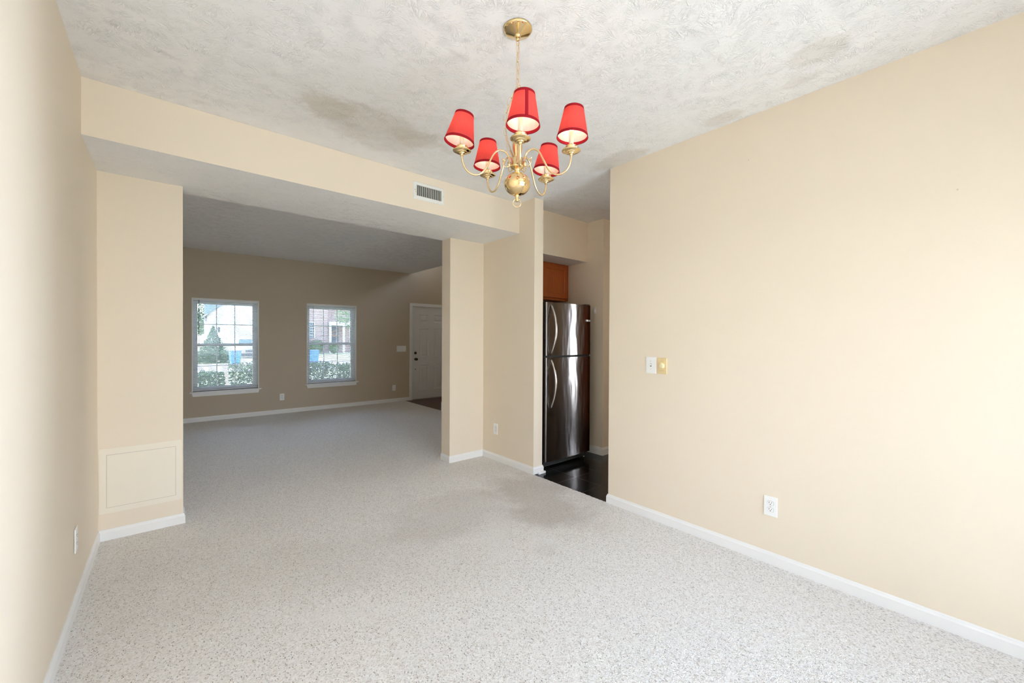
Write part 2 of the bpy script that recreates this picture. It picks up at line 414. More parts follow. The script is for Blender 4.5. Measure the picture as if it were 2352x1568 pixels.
# ------------------------------------------------------------------ mesh helpers
class MB:
    def __init__(s): s.bm = bmesh.new(); s.mi = 0
    def _mark(s, before):
        for f in s.bm.faces:
            if f not in before: f.material_index = s.mi
    def box(s, x0, x1, y0, y1, z0, z1, bevel=0.0, seg=2):
        b = bmesh.new()
        bmesh.ops.create_cube(b, size=1.0)
        for v in b.verts:
            v.co = Vector(((x0 + x1) / 2 + v.co.x * (x1 - x0), (y0 + y1) / 2 + v.co.y * (y1 - y0), (z0 + z1) / 2 + v.co.z * (z1 - z0)))
        if bevel > 0:
            bmesh.ops.bevel(b, geom=b.edges[:], offset=bevel, segments=seg, profile=0.6, affect='EDGES')
        s.merge(b); return s
    def merge(s, b, mat=None):
        vm = {}
        for v in b.verts: vm[v] = s.bm.verts.new(mat @ v.co if mat else v.co)
        for f in b.faces:
            try: nf = s.bm.faces.new([vm[v] for v in f.verts])
            except ValueError: continue
            nf.material_index = max(s.mi, f.material_index); nf.smooth = f.smooth
        b.free()
    def poly(s, pts):
        f = s.bm.faces.new([s.bm.verts.new(Vector(p)) for p in pts]); f.material_index = s.mi; return f
    def prism(s, pts, vec):
        """polygon extruded along vec"""
        v = Vector(vec); a = [s.bm.verts.new(Vector(p)) for p in pts]; b = [s.bm.verts.new(Vector(p) + v) for p in pts]
        n = len(pts)
        for f in ([a[::-1], b] + [[a[i], a[(i + 1) % n], b[(i + 1) % n], b[i]] for i in range(n)]):
            s.bm.faces.new(f).material_index = s.mi
        return s
    def lathe(s, prof, segs=32, mat=None, smooth=True, closed=False):
        rings = []
        for (r, z) in prof:
            if r < 1e-6: rings.append([s.bm.verts.new((mat @ Vector((0, 0, z))) if mat else Vector((0, 0, z)))])
            else:
                rg = []
                for i in range(segs):
                    p = Vector((r * math.cos(2 * PI * i / segs), r * math.sin(2 * PI * i / segs), z))
                    rg.append(s.bm.verts.new(mat @ p if mat else p))
                rings.append(rg)
        pairs = list(zip(rings[:-1], rings[1:]))
        if closed: pairs.append((rings[-1], rings[0]))
        for a, b in pairs:
            for i in range(segs):
                j = (i + 1) % segs
                if len(a) == 1 and len(b) == 1: break
                if len(a) == 1: vs = [a[0], b[i], b[j]]
                elif len(b) == 1: vs = [a[i], a[j], b[0]]
                else: vs = [a[i], a[j], b[j], b[i]]
                f = s.bm.faces.new(vs); f.smooth = smooth; f.material_index = s.mi
        return s
    def cyl(s, p, q, r, segs=16, r2=None, smooth=True):
        p, q = Vector(p), Vector(q); L = (q - p).length
        m = Matrix.Translation(p) @ (q - p).to_track_quat('Z', 'Y').to_matrix().to_4x4()
        r2 = r if r2 is None else r2
        return s.lathe([(0, 0), (r, 0), (r, 0), (r2, L), (r2, L), (0, L)], segs, m, smooth)
    def tube(s, pts, r, segs=10, closed=False):
        pts = [Vector(p) for p in pts]; n = len(pts); rings = []
        up = None
        for i in range(n):
            a = pts[i - 1] if (closed or i > 0) else pts[i]; b = pts[(i + 1) % n] if (closed or i < n - 1) else pts[i]
            t = (b - a).normalized()
            if up is None:
                up = Vector((0, 0, 1)) if abs(t.z) < 0.9 else Vector((1, 0, 0))
            up = (up - t * up.dot(t)).normalized(); sd = t.cross(up)
            rr = r[i] if hasattr(r, '__len__') else r
            rings.append([s.bm.verts.new(pts[i] + up * rr * math.cos(2 * PI * k / segs) + sd * rr * math.sin(2 * PI * k / segs)) for k in range(segs)])
        rng = range(n) if closed else range(n - 1)
        for i in rng:
            a, b = rings[i], rings[(i + 1) % n]
            for k in range(segs):
                f = s.bm.faces.new([a[k], a[(k + 1) % segs], b[(k + 1) % segs], b[k]]); f.smooth = True; f.material_index = s.mi
        if not closed:
            s.bm.faces.new(rings[0][::-1]).material_index = s.mi; s.bm.faces.new(rings[-1]).material_index = s.mi
        return s
    def panelface(s, x0, x1, z0, z1, y, holes, steps, face=-1):
        """flat face in the XZ plane with recessed/raised panels; holes = (x0,x1,z0,z1)"""
        b = bmesh.new()
        xs = sorted({x0, x1, *[h[0] for h in holes], *[h[1] for h in holes]}); zs = sorted({z0, z1, *[h[2] for h in holes], *[h[3] for h in holes]})
        V = {(i, k): b.verts.new((x, y, z)) for i, x in enumerate(xs) for k, z in enumerate(zs)}
        ph = []
        for i in range(len(xs) - 1):
            for k in range(len(zs) - 1):
                vs = [V[i, k], V[i + 1, k], V[i + 1, k + 1], V[i, k + 1]]
                if face > 0: vs.reverse()
                f = b.faces.new(vs)
                cx, cz = (xs[i] + xs[i + 1]) / 2, (zs[k] + zs[k + 1]) / 2
                if any(h[0] < cx < h[1] and h[2] < cz < h[3] for h in holes): ph.append(f)
        b.normal_update()
        for th, dp in steps:
            bmesh.ops.inset_individual(b, faces=ph, thickness=th, depth=dp, use_even_offset=True)
        s.merge(b); return s
    def build(s, name, mats, parent=None, loc=None, recalc=True, smooth_angle=None):
        if recalc: bmesh.ops.recalc_face_normals(s.bm, faces=s.bm.faces[:])
        me = bpy.data.meshes.new(name); s.bm.to_mesh(me); s.bm.free()
        for m in (mats if isinstance(mats, (list, tuple)) else [mats]): me.materials.append(m)
        o = bpy.data.objects.new(name, me); COL.objects.link(o)
        if parent: o.parent = parent
        if loc: o.location = loc
        return o


def tag(o, label=None, cat=None, group=None, kind=None):
    if label: o['label'] = label
    if cat: o['category'] = cat
    if group: o['group'] = group
    if kind: o['kind'] = kind
    return o


def empty(name, loc, label, cat, group=None, rz=0.0, kind=None):
    o = bpy.data.objects.new(name, None); COL.objects.link(o); o.location = loc; o.rotation_euler = (0, 0, rz)
    o.empty_display_size = 0.05
    return tag(o, label, cat, group, kind)


def struct(o, label, cat='structure'):
    o['kind'] = 'structure'; o['label'] = label; o['category'] = cat; return o


def wall_holes(mb, axis, u0, u1, z0, z1, t0, t1, holes):
    us = sorted({u0, u1, *[h[0] for h in holes], *[h[1] for h in holes]}); zs = sorted({z0, z1, *[h[2] for h in holes], *[h[3] for h in holes]})
    for i in range(len(us) - 1):
        k = 0
        while k < len(zs) - 1:
            cu = (us[i] + us[i + 1]) / 2
            inh = lambda k: any(h[0] < cu < h[1] and h[2] < (zs[k] + zs[k + 1]) / 2 < h[3] for h in holes)
            if inh(k): k += 1; continue
            k2 = k
            while k2 + 1 < len(zs) - 1 and not inh(k2 + 1): k2 += 1
            if axis == 'x': mb.box(us[i], us[i + 1], t0, t1, zs[k], zs[k2 + 1])
            else: mb.box(t0, t1, us[i], us[i + 1], zs[k], zs[k2 + 1])
            k = k2 + 1


def base_sweep(name, pts, label, h=BB, d=0.012, z0=0.0):
    """baseboard swept along a floor polyline; the room lies on the left of the path"""
    P = [Vector((x, y)) for x, y in pts]; n = len(P)
    nr = [Vector((-(P[i + 1] - P[i]).normalized().y, (P[i + 1] - P[i]).normalized().x)) for i in range(n - 1)]
    prof = [(0, z0), (d, z0), (d, h * 0.74), (d * 0.62, h * 0.86), (d * 0.50, h * 0.97), (d * 0.35, h), (0, h)]
    mb = MB(); rings = []
    for i in range(n):
        if i == 0: m = nr[0]
        elif i == n - 1: m = nr[-1]
        else:
            m = (nr[i - 1] + nr[i]); m = m / max(0.2, (1 + nr[i - 1].dot(nr[i])))
        rings.append([mb.bm.verts.new((P[i].x + m.x * o, P[i].y + m.y * o, z)) for o, z in prof])
    for a, b in zip(rings[:-1], rings[1:]):
        for k in range(len(prof)):
            k2 = (k + 1) % len(prof)
            mb.bm.faces.new([a[k], a[k2], b[k2], b[k]])
    mb.bm.faces.new(rings[0][::-1]); mb.bm.faces.new(rings[-1])
    return struct(mb.build(name, M_TRIM), label, 'baseboard')


# ================================================================== ROOM SHELL
# carpet: dining room and living room, with a slightly ragged cut at the kitchen
mb = MB()
XCUT = XR - 0.004
ys = [Y1 + (Y2 - Y1) * i / 60 for i in range(61)]
edge = [(XCUT + random.uniform(-0.004, 0.004), y, 0) for y in ys]
mb.prism([(XL, YR, 0), (XR, YR, 0), (XR, Y1, 0), *edge, (XR, Y2, 0), (XR, YP, 0), (XL, YP, 0)], (0, 0, -0.05))
mb.prism([(XL, YP, 0), (XR, YP, 0), (XR, YP + T, 0), (3.88, YP + T, 0), (3.88, YB, 0), (XL, YB, 0)], (0, 0, -0.05))
struct(mb.build('floor', M_CARPET), 'cream flecked carpet of the dining and living rooms', 'floor')
mb = MB(); mb.box(XR - 0.003, 5.75, -0.20, 3.93, -0.05, -0.006)
struct(mb.build('floor_kitchen', M_TILE), 'black square tile floor of the kitchen', 'floor')
mb = MB(); mb.box(3.88, 6.2, YP + T, YB, -0.05, -0.004)
struct(mb.build('floor_entry', M_ENTRY), 'dark red entry floor in front of the front door', 'floor')

# ceilings
mb = MB(); mb.box(XL - 0.15, XR + TW, YR - 0.15, YP + T, H, H + 0.15)
mb.box(XR + TW, 5.9, -0.25, 4.08, H, H + 0.15)
mb.box(XL - 0.15, XE, YP + T, YB + 0.2, H, H + 0.15)
struct(mb.build('ceiling', M_CEIL), 'white stomped-texture ceiling', 'ceiling')
mb = MB(); mb.box(XE - 0.1, 6.35, YP, YB + 0.35, 5.2, 5.35)
struct(mb.build('ceiling_foyer', M_CEIL2), 'high ceiling of the two-storey foyer', 'ceiling')

# walls
mb = MB(); mb.box(XL - 0.15, XL, YR - 0.15, YB + 0.2, -0.05, H)
struct(mb.build('wall_left', M_WALL), 'long cream wall at the left edge of the dining room', 'wall')
mb = MB(); wall_holes(mb, 'y', YR, Y1, -0.05, H, XR, XR + TW, [(-1.14, -0.30, 0.85, 2.08)])
struct(mb.build('wall_right', M_WALL), 'large cream wall on the right with switch and outlet', 'wall')
mb = MB(); wall_holes(mb, 'x', XL, XR + TW, -0.05, H, YR - 0.15, YR, [(0.25, 2.65, -0.05, 2.10)])
struct(mb.build('wall_rear', M_WALL), 'cream wall behind the camera with the patio door', 'wall')
mb = MB(); mb.box(XL, XJ1, YP, YP + T, -0.05, HS); mb.box(XJ2, XR, YP, YP + T, -0.05, HS)
struct(mb.build('wall_front', M_WALL), 'cream wall pieces either side of the opening to the living room', 'wall')
mb = MB(); mb.box(XR, XR + TW, Y2, YP + T, -0.05, H)
struct(mb.build('wall_stub', M_WALL), 'narrow cream wall stub beside the refrigerator', 'wall')
mb = MB(); mb.box(XL, XR, YS, YP + T, HS, H - 0.001)
for f in mb.bm.faces:
    if f.calc_center_median().z < HS + 0.001: f.material_index = 1
struct(mb.build('wall_header', [M_WALL, M_CEIL2]), 'boxed cream header beam across the living room opening', 'wall')
WIN = [(0.283, 1.190, 0.478, 1.968), (1.944, 2.846, 0.490, 1.976)]
DX0, DX1, DZ = 4.055, 4.970, 2.030
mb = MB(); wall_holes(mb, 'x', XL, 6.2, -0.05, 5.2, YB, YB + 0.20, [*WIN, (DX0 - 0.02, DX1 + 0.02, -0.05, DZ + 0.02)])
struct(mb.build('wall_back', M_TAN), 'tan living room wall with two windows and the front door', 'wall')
mb = MB(); wall_holes(mb, 'y', YP, YB + 0.2, -0.05, 5.2, 6.2, 6.35, [(6.25, 7.55, 3.5, 4.7)]); mb.box(XE - 0.12, XE, YP + T, YB, H + 0.15, 5.2)
mb.box(XE - 0.12, 6.35, YP + T - 0.15, YP + T, H + 0.15, 5.2)
struct(mb.build('wall_foyer', M_WALL), 'side walls of the entry foyer', 'wall')
mb = MB(); mb.box(XR + TW, 6.2, 3.93, 4.08, -0.05, H)
struct(mb.build('wall_kitchen_back', M_WALL), 'kitchen wall behind the refrigerator', 'wall')
mb = MB(); mb.box(XK, XK + 0.14, YK, 3.93, -0.05, H)
struct(mb.build('wall_kitchen_side', M_WALL), 'short kitchen wall to the right of the refrigerator', 'wall')
mb = MB(); wall_holes(mb, 'y', -0.10, 3.93, -0.05, H, 5.62, 5.75, [(0.68, 1.22, -0.05, 2.05)])
struct(mb.build('wall_kitchen_east', M_WALL), 'far kitchen wall with the glazed side door', 'wall')
mb = MB(); mb.box(XR + TW, 5.75, -0.22, -0.10, -0.05, H)
struct(mb.build('wall_kitchen_south', M_WALL), 'kitchen outside wall nearest the camera', 'wall')
mb = MB(); mb.box(XR + TW, XK, 3.148, 3.93, 2.268, H)
for f in mb.bm.faces:
    if f.calc_center_median().z < 2.269: f.material_index = 1
struct(mb.build('wall_kitchen_soffit', [M_WALL, M_CEIL2]), 'boxed soffit above the kitchen cabinet', 'wall')

# baseboards
base_sweep('baseboard_left', [(XL, YP), (XL, YR)], 'white baseboard along the left wall')
base_sweep('baseboard_front_left', [(XJ1, YP + T), (XJ1, YP), (XL, YP)], 'white baseboard under the access panel')
base_sweep('baseboard_front_right', [(XR + TW, Y2 + 0.02), (XR + TW, Y2), (XR, Y2), (XR, YP), (XJ2, YP), (XJ2, YP + T)], 'white baseboard around the pillar and wall stub')
base_sweep('baseboard_right', [(XR, YR), (XR, Y1), (XR + TW, Y1)], 'white baseboard along the right wall')
base_sweep('baseboard_back', [(DX0 - 0.075, YB), (XL, YB)], 'white baseboard under the living room windows')
base_sweep('baseboard_kitchen', [(XK + 0.14, YK + 0.3), (XK + 0.14, YK), (XK, YK), (XK, 3.93)], 'scuffed white baseboard right of the refrigerator', h=0.082, z0=-0.006)
mb = MB(); mb.box(XR + 0.045, XR + TW + 0.022, Y2 - 0.034, Y2 - 0.012, -0.006, 0.015, 0.004)
struct(mb.build('trim_1', M_TRIM), 'short loose white shoe moulding at the foot of the wall stub', 'trim')


# ================================================================== WINDOWS AND BLINDS
def window(idx, x0, x1, z0, z1, label, blind_label, cords, tilt):
    yf = YB + 0.095
    root = empty('window_%d' % idx, ((x0 + x1) / 2, YB, z0), label, 'window', kind='structure')
    ox, oy, oz = (x0 + x1) / 2, YB, z0
    mb = MB()  # reveal lining
    t = 0.012
    mb.box(x0 - ox, x0 + t - ox, -0.004, 0.20, 0, z1 - oz); mb.box(x1 - t - ox, x1 - ox, -0.004, 0.20, 0, z1 - oz)
    mb.box(x0 + t - ox, x1 - t - ox, -0.004, 0.20, z1 - t - oz, z1 - oz)
    mb.build('jamb_liner', M_TRIM, root)
    mb = MB(); y = yf - oy; a, b, c, d = x0 + t - ox, x1 - t - ox, 0.0, z1 - t - oz
    fw = 0.036
    mb.box(a, a + fw, y, y + 0.07, c, d); mb.box(b - fw, b, y, y + 0.07, c, d)
    mb.box(a + fw, b - fw, y, y + 0.07, c, c + fw); mb.box(a + fw, b - fw, y, y + 0.07, d - fw, d)
    mb.build('window_frame', M_VINYL, root)
    zm = (c + d) / 2
    for nm, zb, zt, yy in (('upper_sash', zm - 0.022, d - fw, y + 0.036), ('lower_sash', c + fw, zm + 0.022, y + 0.006)):
        mb = MB(); l, r = a + fw, b - fw; sw = 0.030
        mb.box(l, l + sw, yy, yy + 0.026, zb, zt, 0.003); mb.box(r - sw, r, yy, yy + 0.026, zb, zt, 0.003)
        mb.box(l + sw, r - sw, yy, yy + 0.026, zb, zb + 0.034, 0.003); mb.box(l + sw, r - sw, yy, yy + 0.026, zt - 0.034, zt, 0.003)
        so = mb.build(nm, M_VINYL, root)
        mb = MB(); l += sw; r -= sw; zb += 0.034; zt -= 0.034
        for k in (1, 2):
            xx = l + (r - l) * k / 3; mb.box(xx - 0.008, xx + 0.008, yy + 0.009, yy + 0.019, zb, zt)
        zz = (zb + zt) / 2; mb.box(l, r, yy + 0.010, yy + 0.018, zz - 0.008, zz + 0.008)
        mb.build('muntin_grid', M_VINYL, so)
        mb = MB(); mb.box(l, r, yy + 0.012, yy + 0.016, zb, zt); mb.build('pane', M_GLASS, so)
    # stool and apron
    mb = MB(); mb.box(x0 - 0.030 - ox, x1 + 0.034 - ox, -0.045, 0.095, -0.018, 0.0, 0.005); mb.build('window_sill', M_TRIM, root)
    mb = MB(); mb.prism([(x0 + 0.012 - ox, 0, -0.075), (x1 - 0.008 - ox, 0, -0.075), (x1 + 0.006 - ox, 0, -0.018), (x0 - 0.002 - ox, 0, -0.018)], (0, -0.016, 0)); mb.build('window_apron', M_TRIM, root)
    # mini blind hung inside the opening
    bx0, bx1 = x0 + 0.018, x1 - 0.018
    bl = empty('venetian_blind', ((x0 + x1) / 2, YB + 0.045, z0), blind_label, 'window blind', 'white mini blinds in the living room windows')
    L, Rr = bx0 - ox, bx1 - ox; top = z1 - t - oz
    mb = MB(); mb.box(L, Rr, -0.014, 0.014, top - 0.028, top, 0.002); mb.build('headrail', M_BLIND, bl)
    mb = MB(); nsl = 66; zs0, zs1 = 0.030, top - 0.038
    for i in range(nsl):
        zc = zs0 + (zs1 - zs0) * i / (nsl - 1); hw = 0.0125; prev = None
        for k in range(5):
            u = -hw + 2 * hw * k / 4; zz = zc + 0.0022 * (1 - (u / hw) ** 2) + u * math.tan(tilt)
            p = (mb.bm.verts.new((L, u, zz)), mb.bm.verts.new((Rr, u, zz)))
            if prev:
                f = mb.bm.faces.new([prev[0], prev[1], p[1], p[0]]); f.smooth = True
            prev = p
    mb.build('slats', M_SLAT, bl, recalc=False)
    mb = MB(); mb.box(L, Rr, -0.0125, 0.0125, 0.006, 0.022, 0.004); mb.build('bottom_rail', M_BLIND, bl)
    mb = MB()
    for fx in (0.12, 0.5, 0.88):
        xx = L + (Rr - L) * fx
        for yy in (-0.0135, 0.0135): mb.cyl((xx, yy, 0.02), (xx, yy, top - 0.02), 0.0008, 6)
    mb.build('ladder_cord', M_BLIND, bl)
    for nm, fx, ln, r, mt in cords:
        mb = MB(); xx = L + (Rr - L) * fx
        mb.cyl((xx, -0.020, top - 0.02), (xx, -0.022, top - 0.02 - ln), r, 8)
        if nm == 'pull_cord': mb.lathe([(0, 0), (0.005, 0), (0.003, 0.02), (0, 0.024)], 10, Matrix.Translation((xx, -0.022, top - 0.04 - ln)))
        mb.build(nm, mt, bl)
    return root


M_WAND = simple('smoky blind wand', (0.12, 0.12, 0.13), 0.2)
window(1, *WIN[0], 'larger-looking living room window nearest the opening, left of the pair', 'white mini blind lowered in the left living room window',
       [('tilt_wand', 0.085, 0.70, 0.0045, M_WAND)], R(20))
window(2, *WIN[1], 'right-hand living room window nearer the front door', 'white mini blind lowered in the right living room window',
       [('tilt_wand', 0.12, 0.62, 0.004, M_BLIND), ('pull_cord', 0.87, 0.95, 0.0012, M_BLIND)], R(24))

# upper foyer window, unseen, added to light the upper back wall
root = empty('window_3', (6.275, 6.9, 3.5), 'added high window, unseen, in the foyer side wall', 'window', kind='structure', rz=PI / 2)
mb = MB()
for a, b, c, d in ((-0.65, -0.60, 0, 1.2), (0.60, 0.65, 0, 1.2), (-0.6, 0.6, 0, 0.05), (-0.6, 0.6, 1.15, 1.2), (-0.02, 0.02, 0.05, 1.15)): mb.box(a, b, -0.03, 0.03, c, d)
mb.build('window_frame', M_VINYL, root)
mb = MB(); mb.box(-0.6, 0.6, -0.002, 0.002, 0.05, 1.15); mb.build('pane', M_GLASS, root)


# unseen side window behind the camera's right shoulder, added to brighten the left wall
root = empty('window_4', (XR + TW / 2, -0.72, 0.85), 'added side window, unseen, in the right wall beside the patio door', 'window', kind='structure', rz=PI / 2)
mb = MB()
for a, b, c, d in ((-0.42, -0.37, 0, 1.23), (0.37, 0.42, 0, 1.23), (-0.37, 0.37, 0, 0.05), (-0.37, 0.37, 1.18, 1.23), (-0.37, 0.37, 0.60, 0.64)): mb.box(a, b, -0.03, 0.03, c, d)
mb.build('window_frame', M_VINYL, root)
mb = MB(); mb.box(-0.37, 0.37, -0.003, 0.003, 0.05, 1.18); mb.build('pane', M_GLASS, root)


# glazed doors behind and beside the camera
def glazed_door(name, axis, lo, hi, z1, at, label, leaves, kick=0.10):
    root = empty(name, ((lo + hi) / 2 if axis == 'x' else at, at if axis == 'x' else (lo + hi) / 2, 0), label, 'glass door', kind='structure', rz=0 if axis == 'x' else PI / 2)
    w = hi - lo
    mb = MB(); mb.box(-w / 2, -w / 2 + 0.05, -0.06, 0.06, 0, z1); mb.box(w / 2 - 0.05, w / 2, -0.06, 0.06, 0, z1); mb.box(-w / 2 + 0.05, w / 2 - 0.05, -0.06, 0.06, z1 - 0.05, z1); mb.box(-w / 2 + 0.05, w / 2 - 0.05, -0.06, 0.06, -0.01, 0.02)
    mb.build('door_frame', M_TRIM, root)
    lw = (w - 0.10) / leaves
    for k in range(leaves):
        a = -w / 2 + 0.05 + lw * k; b = a + lw; mb = MB(); st = 0.06
        mb.box(a, a + st, -0.02, 0.02, 0.02, z1 - 0.05); mb.box(b - st, b, -0.02, 0.02, 0.02, z1 - 0.05); mb.box(a + st, b - st, -0.02, 0.02, 0.02, kick); mb.box(a + st, b - st, -0.02, 0.02, z1 - 0.12, z1 - 0.05)
        lf = mb.build('door_leaf', M_TRIM, root)
        mb = MB(); mb.box(a + st, b - st, -0.003, 0.003, kick, z1 - 0.12); mb.build('pane', M_GLASS, lf)
    return root


glazed_door('door_2', 'x', 0.25, 2.65, 2.10, YR - 0.075, 'sliding glass patio door behind the camera', 2)
glazed_door('door_3', 'y', 0.68, 1.22, 2.05, 5.685, 'narrow glazed kitchen side door', 1, 0.48)

# ================================================================== FRONT DOOR
root = empty('door_1', ((DX0 + DX1) / 2, YB, 0), 'white six-panel front door at the end of the foyer', 'door', kind='structure')
cx = (DX0 + DX1) / 2
a, b = DX0 - cx, DX1 - cx
hol = []
for (p, q) in ((4.226 - cx, 4.454 - cx), (4.586 - cx, 4.814 - cx)):
    for (zb, zt) in ((1.700, 1.868), (0.935, 1.560), (0.200, 0.752)): hol.append((p, q, zb, zt))
mb = MB(); mb.panelface(a, b, 0.012, DZ, 0.012, hol, [(0.014, -0.010), (0.022, 0.0), (0.016, 0.007)])
mb.box(a, b, 0.026, 0.055, 0.012, DZ)
mb.box(a, a + 0.001, 0.012, 0.03, 0.012, DZ); mb.box(b - 0.001, b, 0.012, 0.03, 0.012, DZ)
leaf = mb.build('door_leaf', M_DOORP, root, recalc=False)
mb = MB(); mb.lathe([(0, 0), (0.030, 0), (0.031, 0.006), (0.014, 0.012), (0.012, 0.03), (0.024, 0.040), (0.029, 0.052), (0.026, 0.064), (0.014, 0.071), (0, 0.072)], 24, Matrix.Translation((4.135 - cx, 0.014, 0.885)) @ Matrix.Rotation(PI / 2, 4, 'X'))
mb.build('knob', M_BRONZE, leaf)
mb = MB(); mb.lathe([(0, 0), (0.029, 0), (0.030, 0.008), (0.022, 0.014), (0, 0.015)], 24, Matrix.Translation((4.130 - cx, 0.014, 1.020)) @ Matrix.Rotation(PI / 2, 4, 'X')); mb.box(4.126 - cx, 4.134 - cx, -0.016, 0.0, 1.004, 1.036, 0.002)
mb.build('deadbolt', M_BRONZE, leaf)
mb = MB(); mb.lathe([(0, 0), (0.011, 0), (0.010, 0.003), (0, 0.004)], 16, Matrix.Translation((4.132 - cx, 0.014, 0.665)) @ Matrix.Rotation(PI / 2, 4, 'X'))
mb.build('peephole_cap', M_DARK, leaf)
mb = MB()
mb.box(a - 0.02, a - 0.002, 0.0, 0.12, 0, DZ + 0.02); mb.box(b + 0.002, b + 0.02, 0.0, 0.12, 0, DZ + 0.02); mb.box(a - 0.002, b + 0.002, 0.0, 0.12, DZ + 0.003, DZ + 0.02)
mb.box(a - 0.002, b + 0.002, 0.057, 0.09, DZ - 0.02, DZ + 0.004); mb.box(a - 0.002, a + 0.015, 0.057, 0.09, 0, DZ - 0.02); mb.box(b - 0.015, b + 0.002, 0.057, 0.09, 0, DZ - 0.02)
mb.build('jamb', M_TRIM, root)
mb = MB()
for (p, q) in ((a - 0.075, a - 0.012), (b + 0.012, b + 0.075)):
    mb.box(p, q, -0.014, 0.0, 0, DZ + 0.012, 0.004)
mb.box(a - 0.075, b + 0.075, -0.014, 0.0, DZ + 0.012, DZ + 0.075, 0.004)
mb.build('casing', M_TRIM, root)
mb = MB(); mb.box(a, b, 0.0, 0.11, -0.01, 0.011, 0.003); mb.build('threshold', M_SCREW, root)

# ================================================================== STAIRCASE (mostly hidden behind the pillar)
root = empty('staircase', (3.84, 5.5, 0), 'wooden newel post and white skirt at the foot of the stairs, behind the pillar', 'stairs')
mb = MB()
for k in range(4): mb.box(0.06 + 0.26 * k, 0.06 + 0.26 * (k + 1) if k < 3 else 1.4, 0.02, 1.0, -0.004, 0.18 * (k + 1))
mb.build('steps', M_CARPET, root)
mb = MB(); mb.prism([(0.0, 1.0, -0.004), (1.4, 1.0, -0.004), (1.4, 1.0, 1.1), (0.045, 1.0, 0.215), (0.0, 1.0, 0.170)], (0, 0.045, 0)); mb.build('skirt_board', M_TRIM, root)
mb = MB()
mb.box(0.010, 0.100, 0.915, 1.0, 0.10, 1.10, 0.004); mb.box(0.002, 0.108, 0.907, 1.008, 1.10, 1.125, 0.004)
mb.lathe([(0, 0), (0.02, 0), (0.018, 0.008), (0.034, 0.025), (0.036, 0.045), (0.022, 0.066), (0, 0.072)], 20, Matrix.Translation((0.055, 0.957, 1.125)))
mb.build('newel_post', M_STAIRW, root)
mb = MB(); mb.tube([(0.10, 0.957, 1.02), (0.5, 0.957, 1.28), (1.4, 0.957, 1.88)], 0.026, 10); mb.build('handrail', M_STAIRW, root)


# ================================================================== ELECTRICAL PLATES
def plate_root(name, loc, face, label, cat, group=None):
    """local frame: x across the wall, -y out of the wall, z up"""
    rz = {'-y': 0.0, '-x': -PI / 2, '+x': PI / 2}[face]
    return empty(name, loc, label, cat, group, rz)


def outlet(loc, face, label, w=0.0715, h=0.117, tilt=0.0):
    r = plate_root('wall_outlet', loc, face, label, 'outlet', 'duplex wall outlets')
    mb = MB(); mb.box(-w / 2, w / 2, -0.0055, 0.0, 0, h, 0.0025, 3); p = mb.build('cover_plate', M_PLATE, r)
    if tilt: p.rotation_euler = (0, 0, tilt); p.location = (0, -0.0008, 0)
    for zc in (h / 2 + 0.0195, h / 2 - 0.0195):
        mb = MB(); seg = 28; pts = []
        for i in range(seg):
            t = 2 * PI * i / seg; x = 0.0172 * math.cos(t); z = max(-0.0125, min(0.0125, 0.0172 * math.sin(t))); pts.append((x, -0.0050, zc + z))
        mb.mi = 1; mb.prism([(q[0] * 1.06, -0.0048, zc + (q[2] - zc) * 1.07) for q in pts], (0, -0.0010, 0)); mb.mi = 0
        mb.prism(pts, (0, -0.0022, 0))
        rc = mb.build('receptacle', [M_PLATE, M_GREY], r)
        mb = MB()
        for sx, hh in ((-0.0064, 0.0085), (0.0064, 0.0065)): mb.box(sx - 0.0012, sx + 0.0012, -0.0077, -0.006, zc + 0.0035 - hh / 2, zc + 0.0035 + hh / 2)
        mb.cyl((0, -0.006, zc - 0.0065), (0, -0.0077, zc - 0.0065), 0.0025, 12)
        mb.build('slots', M_DARK, rc)
    mb = MB(); mb.cyl((0, -0.005, h / 2), (0, -0.0066, h / 2), 0.0028, 12); mb.build('screw', M_SCREW, r)
    return r


outlet((XR, 0.851, 0.288), '-x', 'white outlet low on the large right wall')
outlet((XR, 3.538, 0.288), '-x', 'white outlet on the wall stub beside the pillar')
outlet((XL, 2.930, 0.282), '+x', 'white outlet low on the left wall, its cover standing slightly proud', tilt=0.025)
outlet((1.542, YB, 0.233), '-y', 'white outlet between the two living room windows')
outlet((3.632, YB, 0.238), '-y', 'white outlet right of the living room windows, nearest the front door')

r = plate_root('light_switch', (XR, 1.650, 1.092), '-x', 'white single toggle light switch on the right wall', 'light switch')
mb = MB(); mb.box(-0.041, 0.041, -0.006, 0, 0, 0.123, 0.0028, 3); mb.build('cover_plate', M_PLATE, r)
mb = MB(); mb.box(-0.0052, 0.0052, -0.0068, -0.005, 0.049, 0.074, 0.0004); mb.build('toggle_slot', M_GREY, r)
mb = MB(); mb.box(-0.0040, 0.0040, -0.017, -0.006, 0.060, 0.071, 0.0015); mb.build('toggle', M_PLATE, r)
for z in (0.0315, 0.0915):
    mb = MB(); mb.cyl((0, -0.005, z), (0, -0.0070, z), 0.0026, 12); mb.build('screw', M_SCREW, r)

